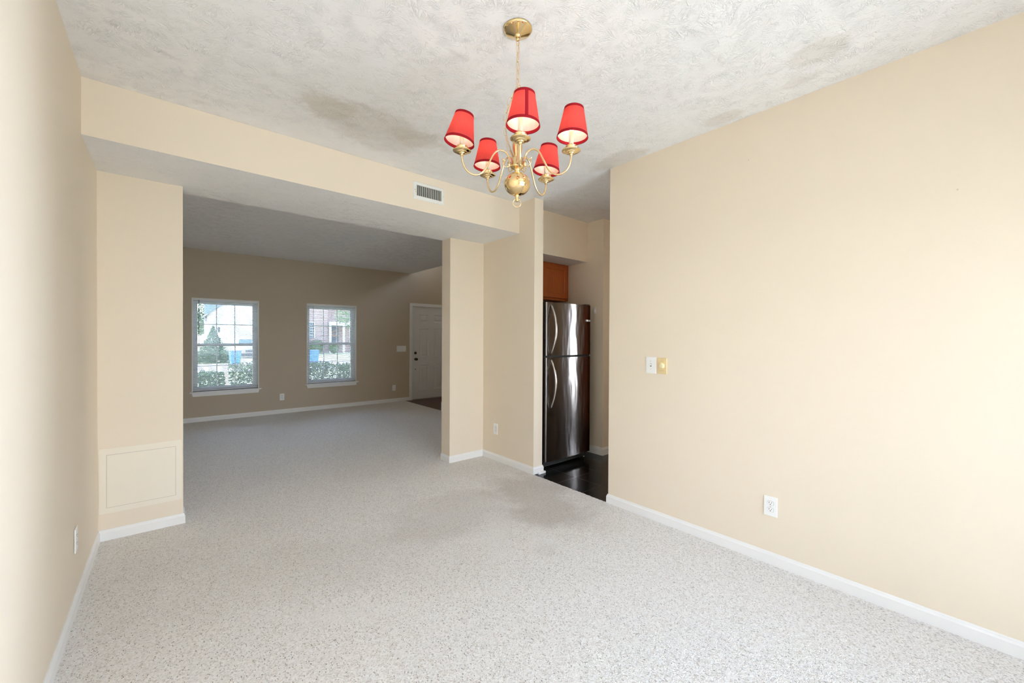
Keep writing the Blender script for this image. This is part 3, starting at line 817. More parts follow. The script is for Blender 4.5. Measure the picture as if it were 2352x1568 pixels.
r = plate_root('dimmer_switch', (XR, 1.559, 1.093), '-x', 'yellowed ivory rotary dimmer beside the white switch', 'dimmer switch')
mb = MB(); mb.box(-0.036, 0.036, -0.007, 0, 0, 0.117, 0.003, 3); mb.box(-0.0225, 0.0225, -0.0076, -0.006, 0.026, 0.092, 0.0006); mb.build('cover_plate', M_IVORY, r)
mb = MB(); mb.lathe([(0.0205, 0), (0.0204, 0.0002), (0.0195, 0.0040), (0.0194, 0.0042), (0.0176, 0.0140), (0.0175, 0.0142), (0.0168, 0.0160), (0.0165, 0.0163), (0.0160, 0.01645), (0.0158, 0.01650), (0.0, 0.01650)], 32, Matrix.Translation((0.0, -0.0072, 0.060)) @ Matrix.Rotation(PI / 2, 4, 'X'))
mb.build('knob', M_IVORY2, r)
M_MARK = simple('dull ivory marks', (0.46, 0.34, 0.16), 0.5)
for z in (0.0935, 0.0225):
    mb = MB()
    for i in range(-3, 4): mb.box(i * 0.0042 - 0.0021, i * 0.0042 + 0.0021, -0.0074, -0.0066, z + (0.0004 if i % 2 else 0), z + 0.0020)
    mb.build('embossed_mark', M_MARK, r)
for z in (0.011, 0.108):
    mb = MB(); mb.cyl((0, -0.006, z), (0, -0.0080, z), 0.0027, 12); mb.build('screw', M_SCREW, r)

r = plate_root('switch_panel', (3.796, YB, 1.055), '-y', 'wide multi-toggle switch plate beside the front door', 'light switch')
mb = MB(); mb.box(-0.105, 0.105, -0.006, 0, 0, 0.125, 0.003, 3); mb.build('cover_plate', M_PLATE, r)
for k in range(4):
    x = -0.069 + 0.046 * k
    mb = MB(); mb.box(x - 0.004, x + 0.004, -0.016, -0.005, 0.060 if k % 2 else 0.052, 0.071 if k % 2 else 0.063, 0.0015); mb.build('toggle', M_PLATE, r)

# ================================================================== AIR REGISTER
r = empty('air_vent', (1.7235, YS, 2.5245), 'white air register on the header beam', 'air vent')
w, h = 0.300, 0.148
mb = MB(); mb.box(-0.118, 0.118, -0.0005, 0.0, 0.028, h - 0.028); mb.build('duct_opening', M_DARK, r)
mb = MB(); bw = 0.029
o4 = [(-w / 2, 0), (w / 2, 0), (w / 2, h), (-w / 2, h)]
i4 = [(-w / 2 + bw, bw), (w / 2 - bw, bw), (w / 2 - bw, h - bw), (-w / 2 + bw, h - bw)]
m4 = [(-w / 2 + 0.006, 0.006), (w / 2 - 0.006, 0.006), (w / 2 - 0.006, h - 0.006), (-w / 2 + 0.006, h - 0.006)]
for i in range(4):
    j = (i + 1) % 4
    P3 = lambda p, y: (p[0], y, p[1])
    mb.poly([P3(o4[i], 0), P3(o4[j], 0), P3(m4[j], -0.007), P3(m4[i], -0.007)])
    mb.poly([P3(m4[i], -0.007), P3(m4[j], -0.007), P3(i4[j], -0.010), P3(i4[i], -0.010)])
    mb.poly([P3(i4[i], -0.010), P3(i4[j], -0.010), P3(i4[j], 0), P3(i4[i], 0)])
bmesh.ops.remove_doubles(mb.bm, verts=mb.bm.verts[:], dist=1e-5)
mb.build('vent_frame', M_VENT, r)
mb = MB()
for k in range(14):
    x = -w / 2 + bw + 0.006 + (w - 2 * bw - 0.012) * k / 13
    b2 = bmesh.new(); bmesh.ops.create_cube(b2, size=1.0)
    mt = Matrix.Translation((x, -0.0045, h / 2)) @ Matrix.Rotation(R(38), 4, 'Z') @ Matrix.Diagonal((0.0016, 0.010, h - 2 * bw, 1))
    mb.merge(b2, mt)
mb.build('louvers', simple('grey register blades', (0.50, 0.50, 0.47), 0.45), r)
mb = MB(); mb.box(-w / 2 + 0.018, -w / 2 + 0.026, -0.016, -0.008, 0.052, 0.060, 0.001); mb.box(-w / 2 + 0.020, -w / 2 + 0.024, -0.011, -0.008, 0.052, 0.086); mb.build('damper_lever', M_IVORY2, r)
for x in (-w / 2 + 0.013, w / 2 - 0.013):
    mb = MB(); mb.cyl((x, -0.007, h / 2), (x, -0.0105, h / 2), 0.003, 12); mb.build('screw', M_SCREW, r)

# ================================================================== ACCESS PANEL
r = empty('access_panel', (-0.1375, YP, 0.176), 'cream plastic access panel low on the left wall piece', 'access panel')
w, h = 0.423, 0.430
def rrect(x0, x1, z0, z1, rad, y):
    pts = []
    for cx_, cz_, a0 in ((x1 - rad, z1 - rad, 0), (x0 + rad, z1 - rad, 90), (x0 + rad, z0 + rad, 180), (x1 - rad, z0 + rad, 270)):
        for k in range(5):
            t = R(a0 + 22.5 * k); pts.append((cx_ + rad * math.cos(t), y, cz_ + rad * math.sin(t)))
    return pts
mb = MB(); mb.prism(rrect(-w / 2, w / 2, 0, h, 0.010, 0.0), (0, -0.004, 0)); mb.mi = 1
mb.build('panel_frame', [M_PANEL, M_GREY], r)
ix0, ix1, iz0, iz1 = -0.174, 0.177, 0.038, 0.386
mb = MB(); mb.box(ix0 - 0.0012, ix1 + 0.0012, -0.0042, -0.0036, iz0 - 0.0012, iz1 + 0.0012); mb.build('panel_gap', M_GREY, r)
mb = MB(); mb.box(ix0, ix1, -0.0052, -0.002, iz0, iz1, 0.0006); mb.build('panel_door', M_PANEL, r)

# ================================================================== CHANDELIER
CX, CY = 1.202, 1.389
ch = empty('chandelier', (CX, CY, H), 'brass five-arm chandelier with red shades hanging from the ceiling', 'chandelier')
Z = lambda z: z - H
mb = MB(); mb.lathe([(0, Z(2.74)), (0.0635, Z(2.74)), (0.0645, Z(2.735)), (0.062, Z(2.731)), (0.054, Z(2.727)), (0.030, Z(2.716)), (0.016, Z(2.709)), (0.011, Z(2.707)), (0.011, Z(2.700)), (0, Z(2.699))], 48)
mb.build('canopy', M_BRASS, ch)
mb = MB(); mb.lathe([(0, Z(2.700)), (0.0085, Z(2.700)), (0.0085, Z(2.690)), (0.006, Z(2.686)), (0, Z(2.686))], 20)
ringp = [(0.011 * math.cos(t) * 0.8, 0, Z(2.676) + 0.011 * math.sin(t)) for t in [2 * PI * k / 20 for k in range(20)]]
mb.tube(ringp, 0.0016, 8, True); mb.build('canopy_loop', M_BRASS, ch)


def link(mb, c, axis_dir, side, half=0.021, hw=0.0085, r=0.0013):
    d = Vector(axis_dir).normalized(); s = Vector(side); s = (s - d * s.dot(d)).normalized()
    pts = []
    for k in range(16):
        t = 2 * PI * k / 16
        pts.append(Vector(c) + d * (math.sin(t) * half) + s * (math.cos(t) * hw * (1.0 if abs(math.cos(t)) < 0.8 else 0.97)))
    mb.tube(pts, r, 6, True)


mb = MB(); z = Z(2.650); k = 0
LAT = Vector((R2.x, R2.y, 0)).normalized()
DEP = Vector((-LAT.y, LAT.x, 0))
while z > Z(2.285):
    link(mb, (0, 0, z), (0, 0, 1), LAT * 0.82 + DEP * 0.57 if k % 2 == 0 else DEP * 0.82 - LAT * 0.57, half=0.0215); z -= 0.0385; k += 1
mb.build('hanging_chain', M_BRASS2, ch)
# slack spare chain looping beside the column, and the flex
slack = [(0.0, 2.480), (-0.020, 2.455), (-0.036, 2.420), (-0.049, 2.380), (-0.057, 2.335), (-0.057, 2.290), (-0.048, 2.243), (-0.036, 2.203), (-0.022, 2.170)]
def along(path, step):
    P = [Vector((LAT.x * l, LAT.y * l, Z(zz))) + DEP * 0.012 for l, zz in path]; out = []; acc = 0
    for a, b in zip(P[:-1], P[1:]):
        L = (b - a).length; t = acc
        while t < L: out.append((a.lerp(b, t / L), (b - a).normalized())); t += step
        acc = t - L
    return out
mb = MB()
for k, (p, d) in enumerate(along(slack, 0.035)):
    link(mb, p, d, LAT if k % 2 == 0 else DEP, half=0.0195, hw=0.008)
mb.build('slack_chain', M_BRASS2, ch)
mb = MB()
mb.tube([(0.004 * math.sin(i * 1.3) + 0.003, 0.003 * math.cos(i * 1.1), Z(2.70 - 0.41 * i / 24)) for i in range(25)], 0.0024, 8)
mb.build('lamp_cord', M_CORD, ch)
mb = MB(); P = [Vector((LAT.x * (l + 0.006), LAT.y * (l + 0.006), Z(zz))) + DEP * 0.016 for l, zz in slack]
mb.tube(P, 0.0026, 8); mb.build('lamp_cord', M_CORD, ch)
# body
mb = MB(); mb.lathe([(0, Z(2.150)), (0.0140, Z(2.156)), (0.0155, Z(2.166)), (0.0185, Z(2.180)), (0.0225, Z(2.205)), (0.0225, Z(2.222)), (0.0180, Z(2.240)), (0.010, Z(2.254)), (0.006, Z(2.262)), (0, Z(2.264))], 40)
mb.tube([(LAT.x * 0.009 * math.cos(t), LAT.y * 0.009 * math.cos(t), Z(2.268) + 0.011 * math.sin(t)) for t in [2 * PI * k / 20 for k in range(20)]], 0.0016, 8, True)
mb.build('column', M_BRASS, ch)
mb = MB(); mb.lathe([(0, Z(2.160)), (0.022, Z(2.160)), (0.0275, Z(2.157)), (0.0275, Z(2.127)), (0.031, Z(2.124)), (0.032, Z(2.120)), (0.026, Z(2.115)), (0.015, Z(2.109)), (0.0115, Z(2.100)), (0.013, Z(2.094)), (0, Z(2.092))], 40)
mb.build('hub', M_BRASS, ch)
mb = MB(); mb.lathe([(0.0585 * math.sin(t), Z(2.043) - 0.051 * math.cos(t)) if 0 < t < PI - 1e-6 else (0, Z(2.043) - 0.051 * math.cos(t)) for t in [PI * k / 28 for k in range(29)]], 56)
mb.build('ball', M_BRASS, ch)
mb = MB(); mb.lathe([(0, Z(1.995)), (0.011, Z(1.993)), (0.009, Z(1.989)), (0.0072, Z(1.984)), (0.0085, Z(1.978)), (0.0068, Z(1.973)), (0.0078, Z(1.969)), (0.0078, Z(1.965)), (0, Z(1.964))], 24)
mb.build('finial', M_BRASS, ch)
mb = MB(); mb.tube([(LAT.x * 0.0182 * math.cos(t), LAT.y * 0.0182 * math.cos(t), Z(1.9585) - 0.0 + 0.0182 * math.sin(t)) for t in [2 * PI * k / 32 for k in range(32)]], 0.0019, 10, True)
mb.build('pull_ring', M_BRASS2, ch)

ARM = [(0.0365, 2.118), (0.0365, 2.138), (0.0375, 2.160), (0.0455, 2.176), (0.061, 2.186), (0.079, 2.188), (0.095, 2.179), (0.108, 2.163), (0.122, 2.135), (0.134, 2.110), (0.147, 2.088), (0.161, 2.072), (0.179, 2.061), (0.200, 2.058), (0.219, 2.065), (0.234, 2.080), (0.243, 2.100), (0.2475, 2.122), (0.248, 2.146)]
def catmull(pts, n=4):
    out = []
    for i in range(len(pts) - 1):
        p0 = Vector(pts[max(0, i - 1)]); p1 = Vector(pts[i]); p2 = Vector(pts[i + 1]); p3 = Vector(pts[min(len(pts) - 1, i + 2)])
        for k in range(n):
            t = k / n; out.append(0.5 * ((2 * p1) + (-p0 + p2) * t + (2 * p0 - 5 * p1 + 4 * p2 - p3) * t * t + (-p0 + 3 * p1 - 3 * p2 + p3) * t ** 3))
    out.append(Vector(pts[-1])); return out
# angle, plate height, shade bottom above plate, sideways lean, lateral shift, seam direction
LAMPS = [(149.2, 2.168, 0.040, 10.5, -0.012, 70), (231.8, 2.120, 0.055, 2.5, 0.010, 240), (297.6, 2.146, 0.060, 3.0, 0.004, 305), (85.8, 2.158, 0.046, 2.0, -0.003, 60), (13.6, 2.138, 0.044, 6.5, 0.001, 40)]
for (ang, zp, zs, lean, lat, seam) in LAMPS:
    ca, sa = math.cos(R(ang)), math.sin(R(ang)); dz = zp - 2.146
    pts = [(r_ * ca, r_ * sa, Z(z_) + dz * (max(0, r_ - 0.04) / 0.208) ** 1.5) for r_, z_ in ARM]
    mb = MB(); mb.tube(catmull(pts, 4), 0.0042, 12)
    arm = mb.build('arm', M_BRASS2, ch)
    mb = MB(); c3 = lambda r_, z_: (r_ * ca, r_ * sa, Z(z_))
    mb.tube(catmull([c3(0.030, 2.128), c3(0.040, 2.120), c3(0.052, 2.117), c3(0.061, 2.123), c3(0.066, 2.136), c3(0.064, 2.147), c3(0.069, 2.155)], 4), 0.0026, 8)
    mb.tube([c3(0.064, 2.147), c3(0.058, 2.148), c3(0.055, 2.142)], 0.0022, 8)
    mt = Matrix.Translation(c3(0.0365, 2.120)); mb.lathe([(0, 0), (0.0075, 0), (0.0075, 0.018), (0, 0.018)], 16, mt)
    mb.build('arm_scroll', M_BRASS2, arm)
    base = Matrix.Translation((0.248 * ca, 0.248 * sa, Z(zp)))
    mb = MB(); mb.lathe([(0, -0.018), (0.0065, -0.018), (0.0070, -0.0095), (0.0075, -0.009), (0.0135, -0.0085), (0.0140, -0.008), (0.0145, -0.0048), (0.015, -0.0044), (0.0225, -0.0040), (0.0230, -0.0036), (0.0240, -0.0008), (0.0245, -0.0004), (0.033, 0.0012), (0.040, 0.0050), (0.0400, 0.0062), (0.034, 0.0036), (0.025, 0.001), (0, 0.001)], 40, base)
    mb.build('drip_plate', M_BRASS, arm)
    mb = MB(); mb.lathe([(0, 0.001), (0.0225, 0.001), (0.0225, 0.004), (0.0215, 0.005), (0.0215, 0.019), (0.0242, 0.021), (0.0242, 0.024), (0.022, 0.0245), (0.0, 0.022)], 36, base)
    mb.build('candle_cup', M_BRASS, arm)
    mb = MB(); mb.lathe([(0, 0.022), (0.0098, 0.022), (0.0098, 0.088), (0, 0.088)], 20, base); mb.build('candle_sleeve', M_CANDLE, arm)
    mb = MB(); mb.lathe([(0, 0.088), (0.006, 0.088), (0.0095, 0.098), (0.0135, 0.112), (0.0135, 0.122), (0.009, 0.138), (0.003, 0.148), (0, 0.150)], 20, base)
    mb.build('bulb', M_BULB, arm)
    tl = base @ Matrix.Translation(LAT * lat + Vector((0, 0, zs))) @ Matrix.Rotation(R(lean), 4, DEP)
    HB, RB, RT = 0.127, 0.0665, 0.0405
    prof = lambda off, z0=0.0, z1=HB, n=2: [(RB + (RT - RB) * (z0 + (z1 - z0) * i / (n - 1)) / HB + off, z0 + (z1 - z0) * i / (n - 1)) for i in range(n)]
    mb = MB(); mb.lathe(prof(0.0), 56, tl); sh = mb.build('lamp_shade', M_RED, ch, recalc=False)
    mb = MB(); mb.lathe(prof(-0.0010, 0.0005, HB - 0.0005), 56, tl); mb.build('shade_lining', M_LINING, sh, recalc=False)
    mb = MB()
    for z0, z1, off in ((0.0, 0.0062, 0.0008), (0.0062, 0.0115, 0.0006), (HB - 0.011, HB, 0.0007)):
        a_ = prof(off, z0, z1); b_ = prof(-0.0016, z0, z1)
        mb.lathe([a_[0], a_[1], b_[1], b_[0]], 56, tl, closed=True)
    rt = Matrix.Rotation(R(seam), 4, 'Z'); q = []
    for zz in (0.0115, HB - 0.011):
        rr = RB + (RT - RB) * zz / HB + 0.0008
        q.append([tl @ rt @ Vector((rr * math.cos(t), rr * math.sin(t), zz)) for t in (-0.0066 / rr, 0, 0.0066 / rr)])
    for k in range(2): mb.poly([q[0][k], q[0][k + 1], q[1][k + 1], q[1][k]])
    mb.build('shade_trim', M_REDT, sh, recalc=False)
    # the bulb's own light
    light('bulb_light', 'POINT', (CX + 0.248 * ca, CY + 0.248 * sa, zp + 0.120), 4.6, (1.0, 0.80, 0.56), shadow_soft_size=0.012).parent = None

# ================================================================== REFRIGERATOR
FX0, FX1, FY = 2.958, 3.678, 2.94
r = empty('refrigerator', ((FX0 + FX1) / 2, FY + 0.4, 0), 'stainless top-freezer refrigerator in the kitchen doorway', 'refrigerator')
hx = (FX1 - FX0) / 2; y0 = -0.4
mb = MB(); mb.box(-hx + 0.006, hx - 0.006, y0 + 0.072, 0.36, 0.030, 1.715, 0.004); mb.build('body', M_BLACK, r)
def fridge_door(z0, z1):
    """pillowed stainless skin with rounded sides"""
    b = bmesh.new(); prof = []
    rad = 0.020
    for k in range(7):
        t = PI / 2 * k / 6; prof.append((-hx + rad - rad * math.cos(t), y0 + 0.012 + rad - rad * math.sin(t)))
    for k in range(1, 12):
        u = -hx + rad + (2 * hx - 2 * rad) * k / 12; s_ = (u / (hx - rad)); prof.append((u, y0 + 0.012 - 0.012 * (1 - s_ * s_)))
    for k in range(7):
        t = PI / 2 * (1 - k / 6); prof.append((hx - rad + rad * math.cos(t), y0 + 0.012 + rad - rad * math.sin(t)))
    prof = [(-hx, y0 + 0.045)] + prof + [(hx, y0 + 0.045)]
    lo = [b.verts.new((x, y, z0)) for x, y in prof]; hi = [b.verts.new((x, y, z1)) for x, y in prof]
    for i in range(len(prof) - 1):
        f = b.faces.new([lo[i], lo[i + 1], hi[i + 1], hi[i]]); f.smooth = True
    for z_, rev in ((z0, False), (z1, True)):
        cap = [b.verts.new((x, y, z_)) for x, y in prof]
        b.faces.new(cap[::-1] if rev else cap).material_index = 1
    return b
def bow_handle(z0, z1, x0):
    mb = MB(); pts = []; rr = []
    for k in range(25):
        t = k / 24; z_ = z0 + (z1 - z0) * t; bow = math.sin(PI * t) ** 0.75
        pts.append((x0 + 0.012 * bow, y0 + 0.006 - 0.066 * bow, z_)); rr.append(0.0085 + 0.003 * bow)
    mb.tube(pts, rr, 12)
    return mb
for nm, z0, z1, hz0, hz1 in (('freezer_door', 1.172, 1.725, 1.186, 1.700), ('refrigerator_door', 0.074, 1.150, 0.622, 1.136)):
    mb = MB(); mb.merge(fridge_door(z0, z1)); mb.mi = 1
    mb.box(-hx + 0.003, hx - 0.003, y0 + 0.045, y0 + 0.070, z0, z1)
    d = mb.build(nm, [M_STEEL, M_BLACK], r)
    bow_handle(hz0, hz1, -hx + 0.062).build('handle', M_STEEL2, d)
    if nm == 'freezer_door':
        mb = MB(); mb.box(hx - 0.100, hx - 0.066, y0 - 0.004, y0 + 0.012, 1.541, 1.563, 0.003); mb.box(hx - 0.058, hx - 0.030, y0 - 0.002, y0 + 0.012, 1.541, 1.561, 0.003); mb.build('badge', M_SCREW, d)
mb = MB(); mb.box(-hx + 0.002, hx - 0.001, y0 + 0.036, y0 + 0.0725, 1.1505, 1.1715); mb.build('door_gasket', M_DARK, r)
mb = MB()
for k in range(5): mb.box(-hx + 0.012, hx - 0.06, y0 + 0.046, y0 + 0.078, 0.022 + 0.0095 * k, 0.027 + 0.0095 * k, 0.001)
mb.box(-hx + 0.008, hx - 0.04, y0 + 0.062, y0 + 0.080, 0.012, 0.072)
mb.build('base_grille', simple('charcoal grille plastic', (0.035, 0.04, 0.042), 0.35), r)
for x in (-hx + 0.03, hx - 0.035):
    mb = MB(); mb.lathe([(0, 0), (0.016, 0), (0.016, 0.008), (0.008, 0.010), (0.008, 0.034), (0, 0.034)], 16, Matrix.Translation((x, y0 + 0.085, -0.006))); mb.build('leveling_foot', M_CHROME, r)
mb = MB(); mb.box(hx - 0.09, hx - 0.01, y0 + 0.02, y0 + 0.10, 1.7255, 1.737, 0.004); mb.build('hinge_cover', M_BLACK, r)

# ================================================================== CABINETS
def cabinet(name, loc, w, d, h, doors, label, rz=0.0, group=None, toe=0.0, pulls=True):
    r = empty(name, loc, label, 'cabinet', group, rz)
    mb = MB(); mb.box(-w / 2, w / 2, 0.0, d, toe, h, 0.001)
    if toe: mb.box(-w / 2 + 0.01, w / 2 - 0.01, 0.06, d, 0, toe)
    mb.build('carcass', M_CAB, r)
    dw = (w - 0.03) / doors
    for k in range(doors):
        a = -w / 2 + 0.015 + dw * k + 0.004; b = a + dw - 0.008; z0, z1 = toe + 0.028, h - 0.012
        mb = MB(); mb.panelface(a, b, z0, z1, -0.020, [(a + 0.058, b - 0.058, z0 + 0.058, z1 - 0.058)], [(0.008, -0.011)])
        for q in ((a, a + 0.0005, z0, z1), (b - 0.0005, b, z0, z1), (a, b, z0, z0 + 0.0005), (a, b, z1 - 0.0005, z1)): mb.box(q[0], q[1], -0.020, -0.0005, q[2], q[3])
        dr = mb.build('cabinet_door', M_CAB2, r, recalc=False)
        if pulls:
            mb = MB(); xx = b - 0.03 if k % 2 == 0 else a + 0.03; mb.lathe([(0, 0), (0.006, 0), (0.005, 0.012), (0.013, 0.02), (0.012, 0.026), (0, 0.028)], 14, Matrix.Translation((xx, -0.020, z0 + 0.06)) @ Matrix.Rotation(PI / 2, 4, 'X')); mb.build('knob', M_BRONZE, dr)
    return r
cabinet('wall_cabinet', ((XR + TW + XK) / 2, 3.457, 1.818), XK - XR - TW - 0.004, 0.47, 0.450, 2, 'cherry wood cabinet above the refrigerator', pulls=False)
cabinet('pantry_cabinet', (5.05, 1.98, -0.006), 0.28, 0.565, 2.15, 1, 'tall narrow cherry wood pantry across the kitchen', rz=-PI / 2, toe=0.10)

r = empty('added_ceiling_lamp', (4.35, 0.9, H), 'added round flush ceiling lamp, unseen, in the kitchen', 'ceiling lamp')  # unseen fixture added to go with the kitchen fill light
mb = MB(); mb.lathe([(0, 0), (0.15, 0), (0.15, -0.03), (0, -0.03)], 32); mb.build('lamp_base', M_TRIM, r)
mb = MB(); mb.lathe([(0.14, -0.03), (0.13, -0.06), (0.09, -0.09), (0, -0.10)], 32); mb.build('lamp_shade', M_LINING, r)

r = empty('wall_hook', (XK, 3.028, 1.648), 'small white plastic hook on the wall right of the refrigerator', 'hook', rz=-PI / 2)
mb = MB(); mb.box(-0.012, 0.012, -0.005, 0, 0, 0.075, 0.002); mb.build('hook_plate', M_PLATE, r)
mb = MB(); mb.tube([(0, -0.004, 0.05), (0, -0.013, 0.022), (0, -0.020, 0.014), (0, -0.028, 0.020), (0, -0.030, 0.034)], 0.0045, 8); mb.build('hook_arm', M_PLATE, r)

# ================================================================== OUTSIDE THE WINDOWS
GZ = -0.30
M_LAWN = simple('dry lawn', (0.42, 0.40, 0.22), 0.9, var=0.25, scale=4, bump=0.02, bscale=60)
M_CONC = simple('pale concrete drive', (0.62, 0.60, 0.56), 0.8, var=0.05)
M_WSID = mat_siding('white lap siding', (0.82, 0.82, 0.80), 0.18)
M_ROOF = mat_siding('grey blue shingles', (0.13, 0.16, 0.21), 0.14)
M_BRICK = mat_bricks('red brown brick')
M_NAVY = simple('navy door paint', (0.02, 0.04, 0.09), 0.4)
M_BIN = simple('blue bin plastic', (0.04, 0.17, 0.42), 0.4)
M_CARW = simple('white car paint', (0.78, 0.79, 0.80), 0.2)
M_CARG = simple('dark car glass', (0.02, 0.06, 0.09), 0.08)
M_TYRE = simple('tyre rubber', (0.02, 0.02, 0.02), 0.8)
M_BARK = simple('grey bark', (0.10, 0.075, 0.055), 0.9, var=0.3)
M_LEAF1 = mat_leaf('dark hedge leaf', (0.020, 0.055, 0.022), (0.055, 0.12, 0.045))
M_LEAF2 = mat_leaf('mid green leaf', (0.05, 0.13, 0.04), (0.14, 0.24, 0.08))
M_LEAF3 = mat_leaf('blue green conifer needle', (0.03, 0.09, 0.05), (0.07, 0.16, 0.09))
M_ORANGE = mat_leaf('orange wreath leaf', (0.55, 0.16, 0.04), (0.60, 0.30, 0.08))

mb = MB(); mb.box(-25, 45, YB + 0.20, 90, GZ - 0.2, GZ); mb.box(-25, 45, -30, YR - 0.15, GZ - 0.2, GZ); mb.box(6.35, 45, YR - 0.15, YB + 0.20, GZ - 0.2, GZ); mb.box(5.75, 6.35, YR - 0.15, YP, GZ - 0.2, GZ); mb.box(XR + TW, 5.75, YR - 0.15, -0.22, GZ - 0.2, GZ)
struct(mb.build('ground', M_LAWN), 'pale lawn outside the windows', 'ground')
mb = MB(); mb.box(3.6, 9.0, 30, 42, GZ, GZ + 0.012); mb.box(-25, 45, 23.0, 30.0, GZ, GZ + 0.010); mb.box(0.2, 4.2, -4.2, YR - 0.15, GZ, -0.02)
struct(mb.build('ground_drive', M_CONC), 'pale concrete drive and street outside', 'ground')


def leaves(mb, c, rad, n, size, shape='ell', seed=1):
    rnd = random.Random(seed); c = Vector(c)
    for _ in range(n):
        while True:
            d = Vector((rnd.gauss(0, 1), rnd.gauss(0, 1), rnd.gauss(0, 1)))
            if d.length > 1e-3: break
        d.normalize(); k = rnd.uniform(0.55, 1.0) ** 0.5
        if shape == 'ell': p = c + Vector((d.x * rad[0] * k, d.y * rad[1] * k, d.z * rad[2] * k))
        elif shape == 'box':
            p = c + Vector((rnd.uniform(-1, 1) * rad[0], rnd.uniform(-1, 1) * rad[1], rad[2] * (1 - 2 * rnd.random() ** 1.6) + rnd.gauss(0, 0.02)))
        else:
            t = rnd.random() ** 1.4; a = rnd.uniform(0, 2 * PI); rr = (1 - t) * rad[0] * rnd.uniform(0.6, 1.05)
            p = c + Vector((rr * math.cos(a), rr * math.sin(a), t * rad[2]))
        nrm = (d + Vector((0, 0, 0.5))).normalized(); q = nrm.to_track_quat('Z', 'Y').to_matrix() @ Matrix.Rotation(rnd.uniform(0, 2 * PI), 3, 'Z')
        s = size * rnd.uniform(0.7, 1.3)
        vs = [mb.bm.verts.new(p + q @ Vector(v)) for v in ((-s, 0, 0), (-s * 0.2, -s * 0.45, s * 0.12), (s, 0, 0), (-s * 0.2, s * 0.45, s * 0.12))]
        mb.bm.faces.new(vs)


def shrub(name, x, y, rad, top, label, group=None, mat=None, n=1500, size=0.035, shape='ell', seed=1):
    r = empty(name, (x, y, GZ), label, 'shrub', group)
    hz = (top - GZ) / 2
    mb = MB()
    if shape == 'cone':
        leaves(mb, (0, 0, 0.08), (rad[0], rad[1], top - GZ), n, size, 'cone', seed)
    else:
        leaves(mb, (0, 0, hz + 0.02), (rad[0], rad[1], hz), n, size, shape, seed)
    mb.build('foliage', mat or M_LEAF1, r, recalc=False)
    mb = MB()
    for k in range(5):
        a = 2 * PI * k / 5; mb.tube([(0.02 * math.cos(a), 0.02 * math.sin(a), 0), (rad[0] * 0.2 * math.cos(a), rad[1] * 0.2 * math.sin(a), hz * 0.8), (rad[0] * 0.45 * math.cos(a + 0.3), rad[1] * 0.45 * math.sin(a + 0.3), hz * 1.3)], [0.016, 0.012, 0.006], 6)
    mb.build('stems', M_BARK, r)
    return r


HG = 'clipped shrubs just outside the living room windows'
shrub('hedge_shrub', 0.44, 10.05, (0.42, 0.42), 0.62, 'clipped dark shrub below the left half of the left window', HG, seed=1, shape='box', n=2600)
shrub('hedge_shrub', 1.36, 9.95, (0.42, 0.42), 0.76, 'clipped dark shrub below the right half of the left window', HG, seed=2, shape='box', n=2600)
shrub('hedge_shrub', 2.46, 10.00, (0.41, 0.42), 0.74, 'clipped dark shrub below the left half of the right window', HG, seed=3, shape='box', n=2600)
shrub('hedge_shrub', 3.38, 10.05, (0.42, 0.42), 0.68, 'clipped dark shrub below the right half of the right window', HG, seed=4, shape='box', n=2600)
shrub('conical_evergreen', 2.25, 33.0, (1.0, 1.0), 1.95, 'cone-shaped evergreen on the lawn seen through the left window', None, M_LEAF3, 2600, 0.09, 'cone', 5)
shrub('low_hedge', 2.2, 31.3, (1.1, 0.5), 0.42, 'low hedge in front of the cone-shaped evergreen', None, M_LEAF1, 1800, 0.07, 'box', 6)
shrub('foundation_shrub', 11.6, 44.6, (0.8, 0.6), 1.15, 'round green shrub under the brick house window', None, M_LEAF2, 1500, 0.09, 'ell', 7)
shrub('foundation_shrub', 13.15, 44.2, (0.55, 0.55), 0.90, 'round green shrub left of the navy door', None, M_LEAF2, 1200, 0.09, 'ell', 8)


def tree(name, x, y, crown, label, n, size, mat, seed, trunk_r=0.14):
    r = empty(name, (x, y, GZ), label, 'tree')
    mb = MB()
    zt = max(c[2] for c in crown)
    mb.tube([(0, 0, 0), (0.05, 0, zt * 0.4), (0.0, 0.05, zt)], [trunk_r, trunk_r * 0.75, trunk_r * 0.3], 10)
    for (a, b, c, *_) in crown: mb.tube([(0, 0, zt * 0.45), (a * 0.6, b * 0.6, c * 0.85), (a, b, c)], [trunk_r * 0.4, trunk_r * 0.25, trunk_r * 0.1], 7)
    mb.build('trunk', M_BARK, r)
    mb = MB()
    for k, (a, b, c, rx, rz_) in enumerate(crown): leaves(mb, (a, b, c), (rx, rx, rz_), n, size, 'ell', seed + k)
    mb.build('crown', mat, r, recalc=False)
    return r


tree('shade_tree', 2.1, 52, [(0, 0, 4.6, 0.9, 2.2), (0.4, 0, 3.0, 0.7, 1.2), (-0.6, 0, 3.8, 1.0, 1.6)], 'leafy tree beyond the white garage, at the left edge of the left window', 900, 0.12, M_LEAF2, 20)
tree('street_tree', 12.9, 38, [(-0.9, 0, 3.6, 0.75, 0.7), (0.1, 0, 4.2, 0.9, 0.8), (0.0, 0.2, 3.0, 0.6, 0.6), (-0.2, 0, 4.9, 0.8, 0.5), (0.3, 0, 2.2, 0.35, 0.4)], 'sparse-leaved tree in front of the brick house, seen in the right window', 330, 0.085, M_LEAF2, 40, 0.09)

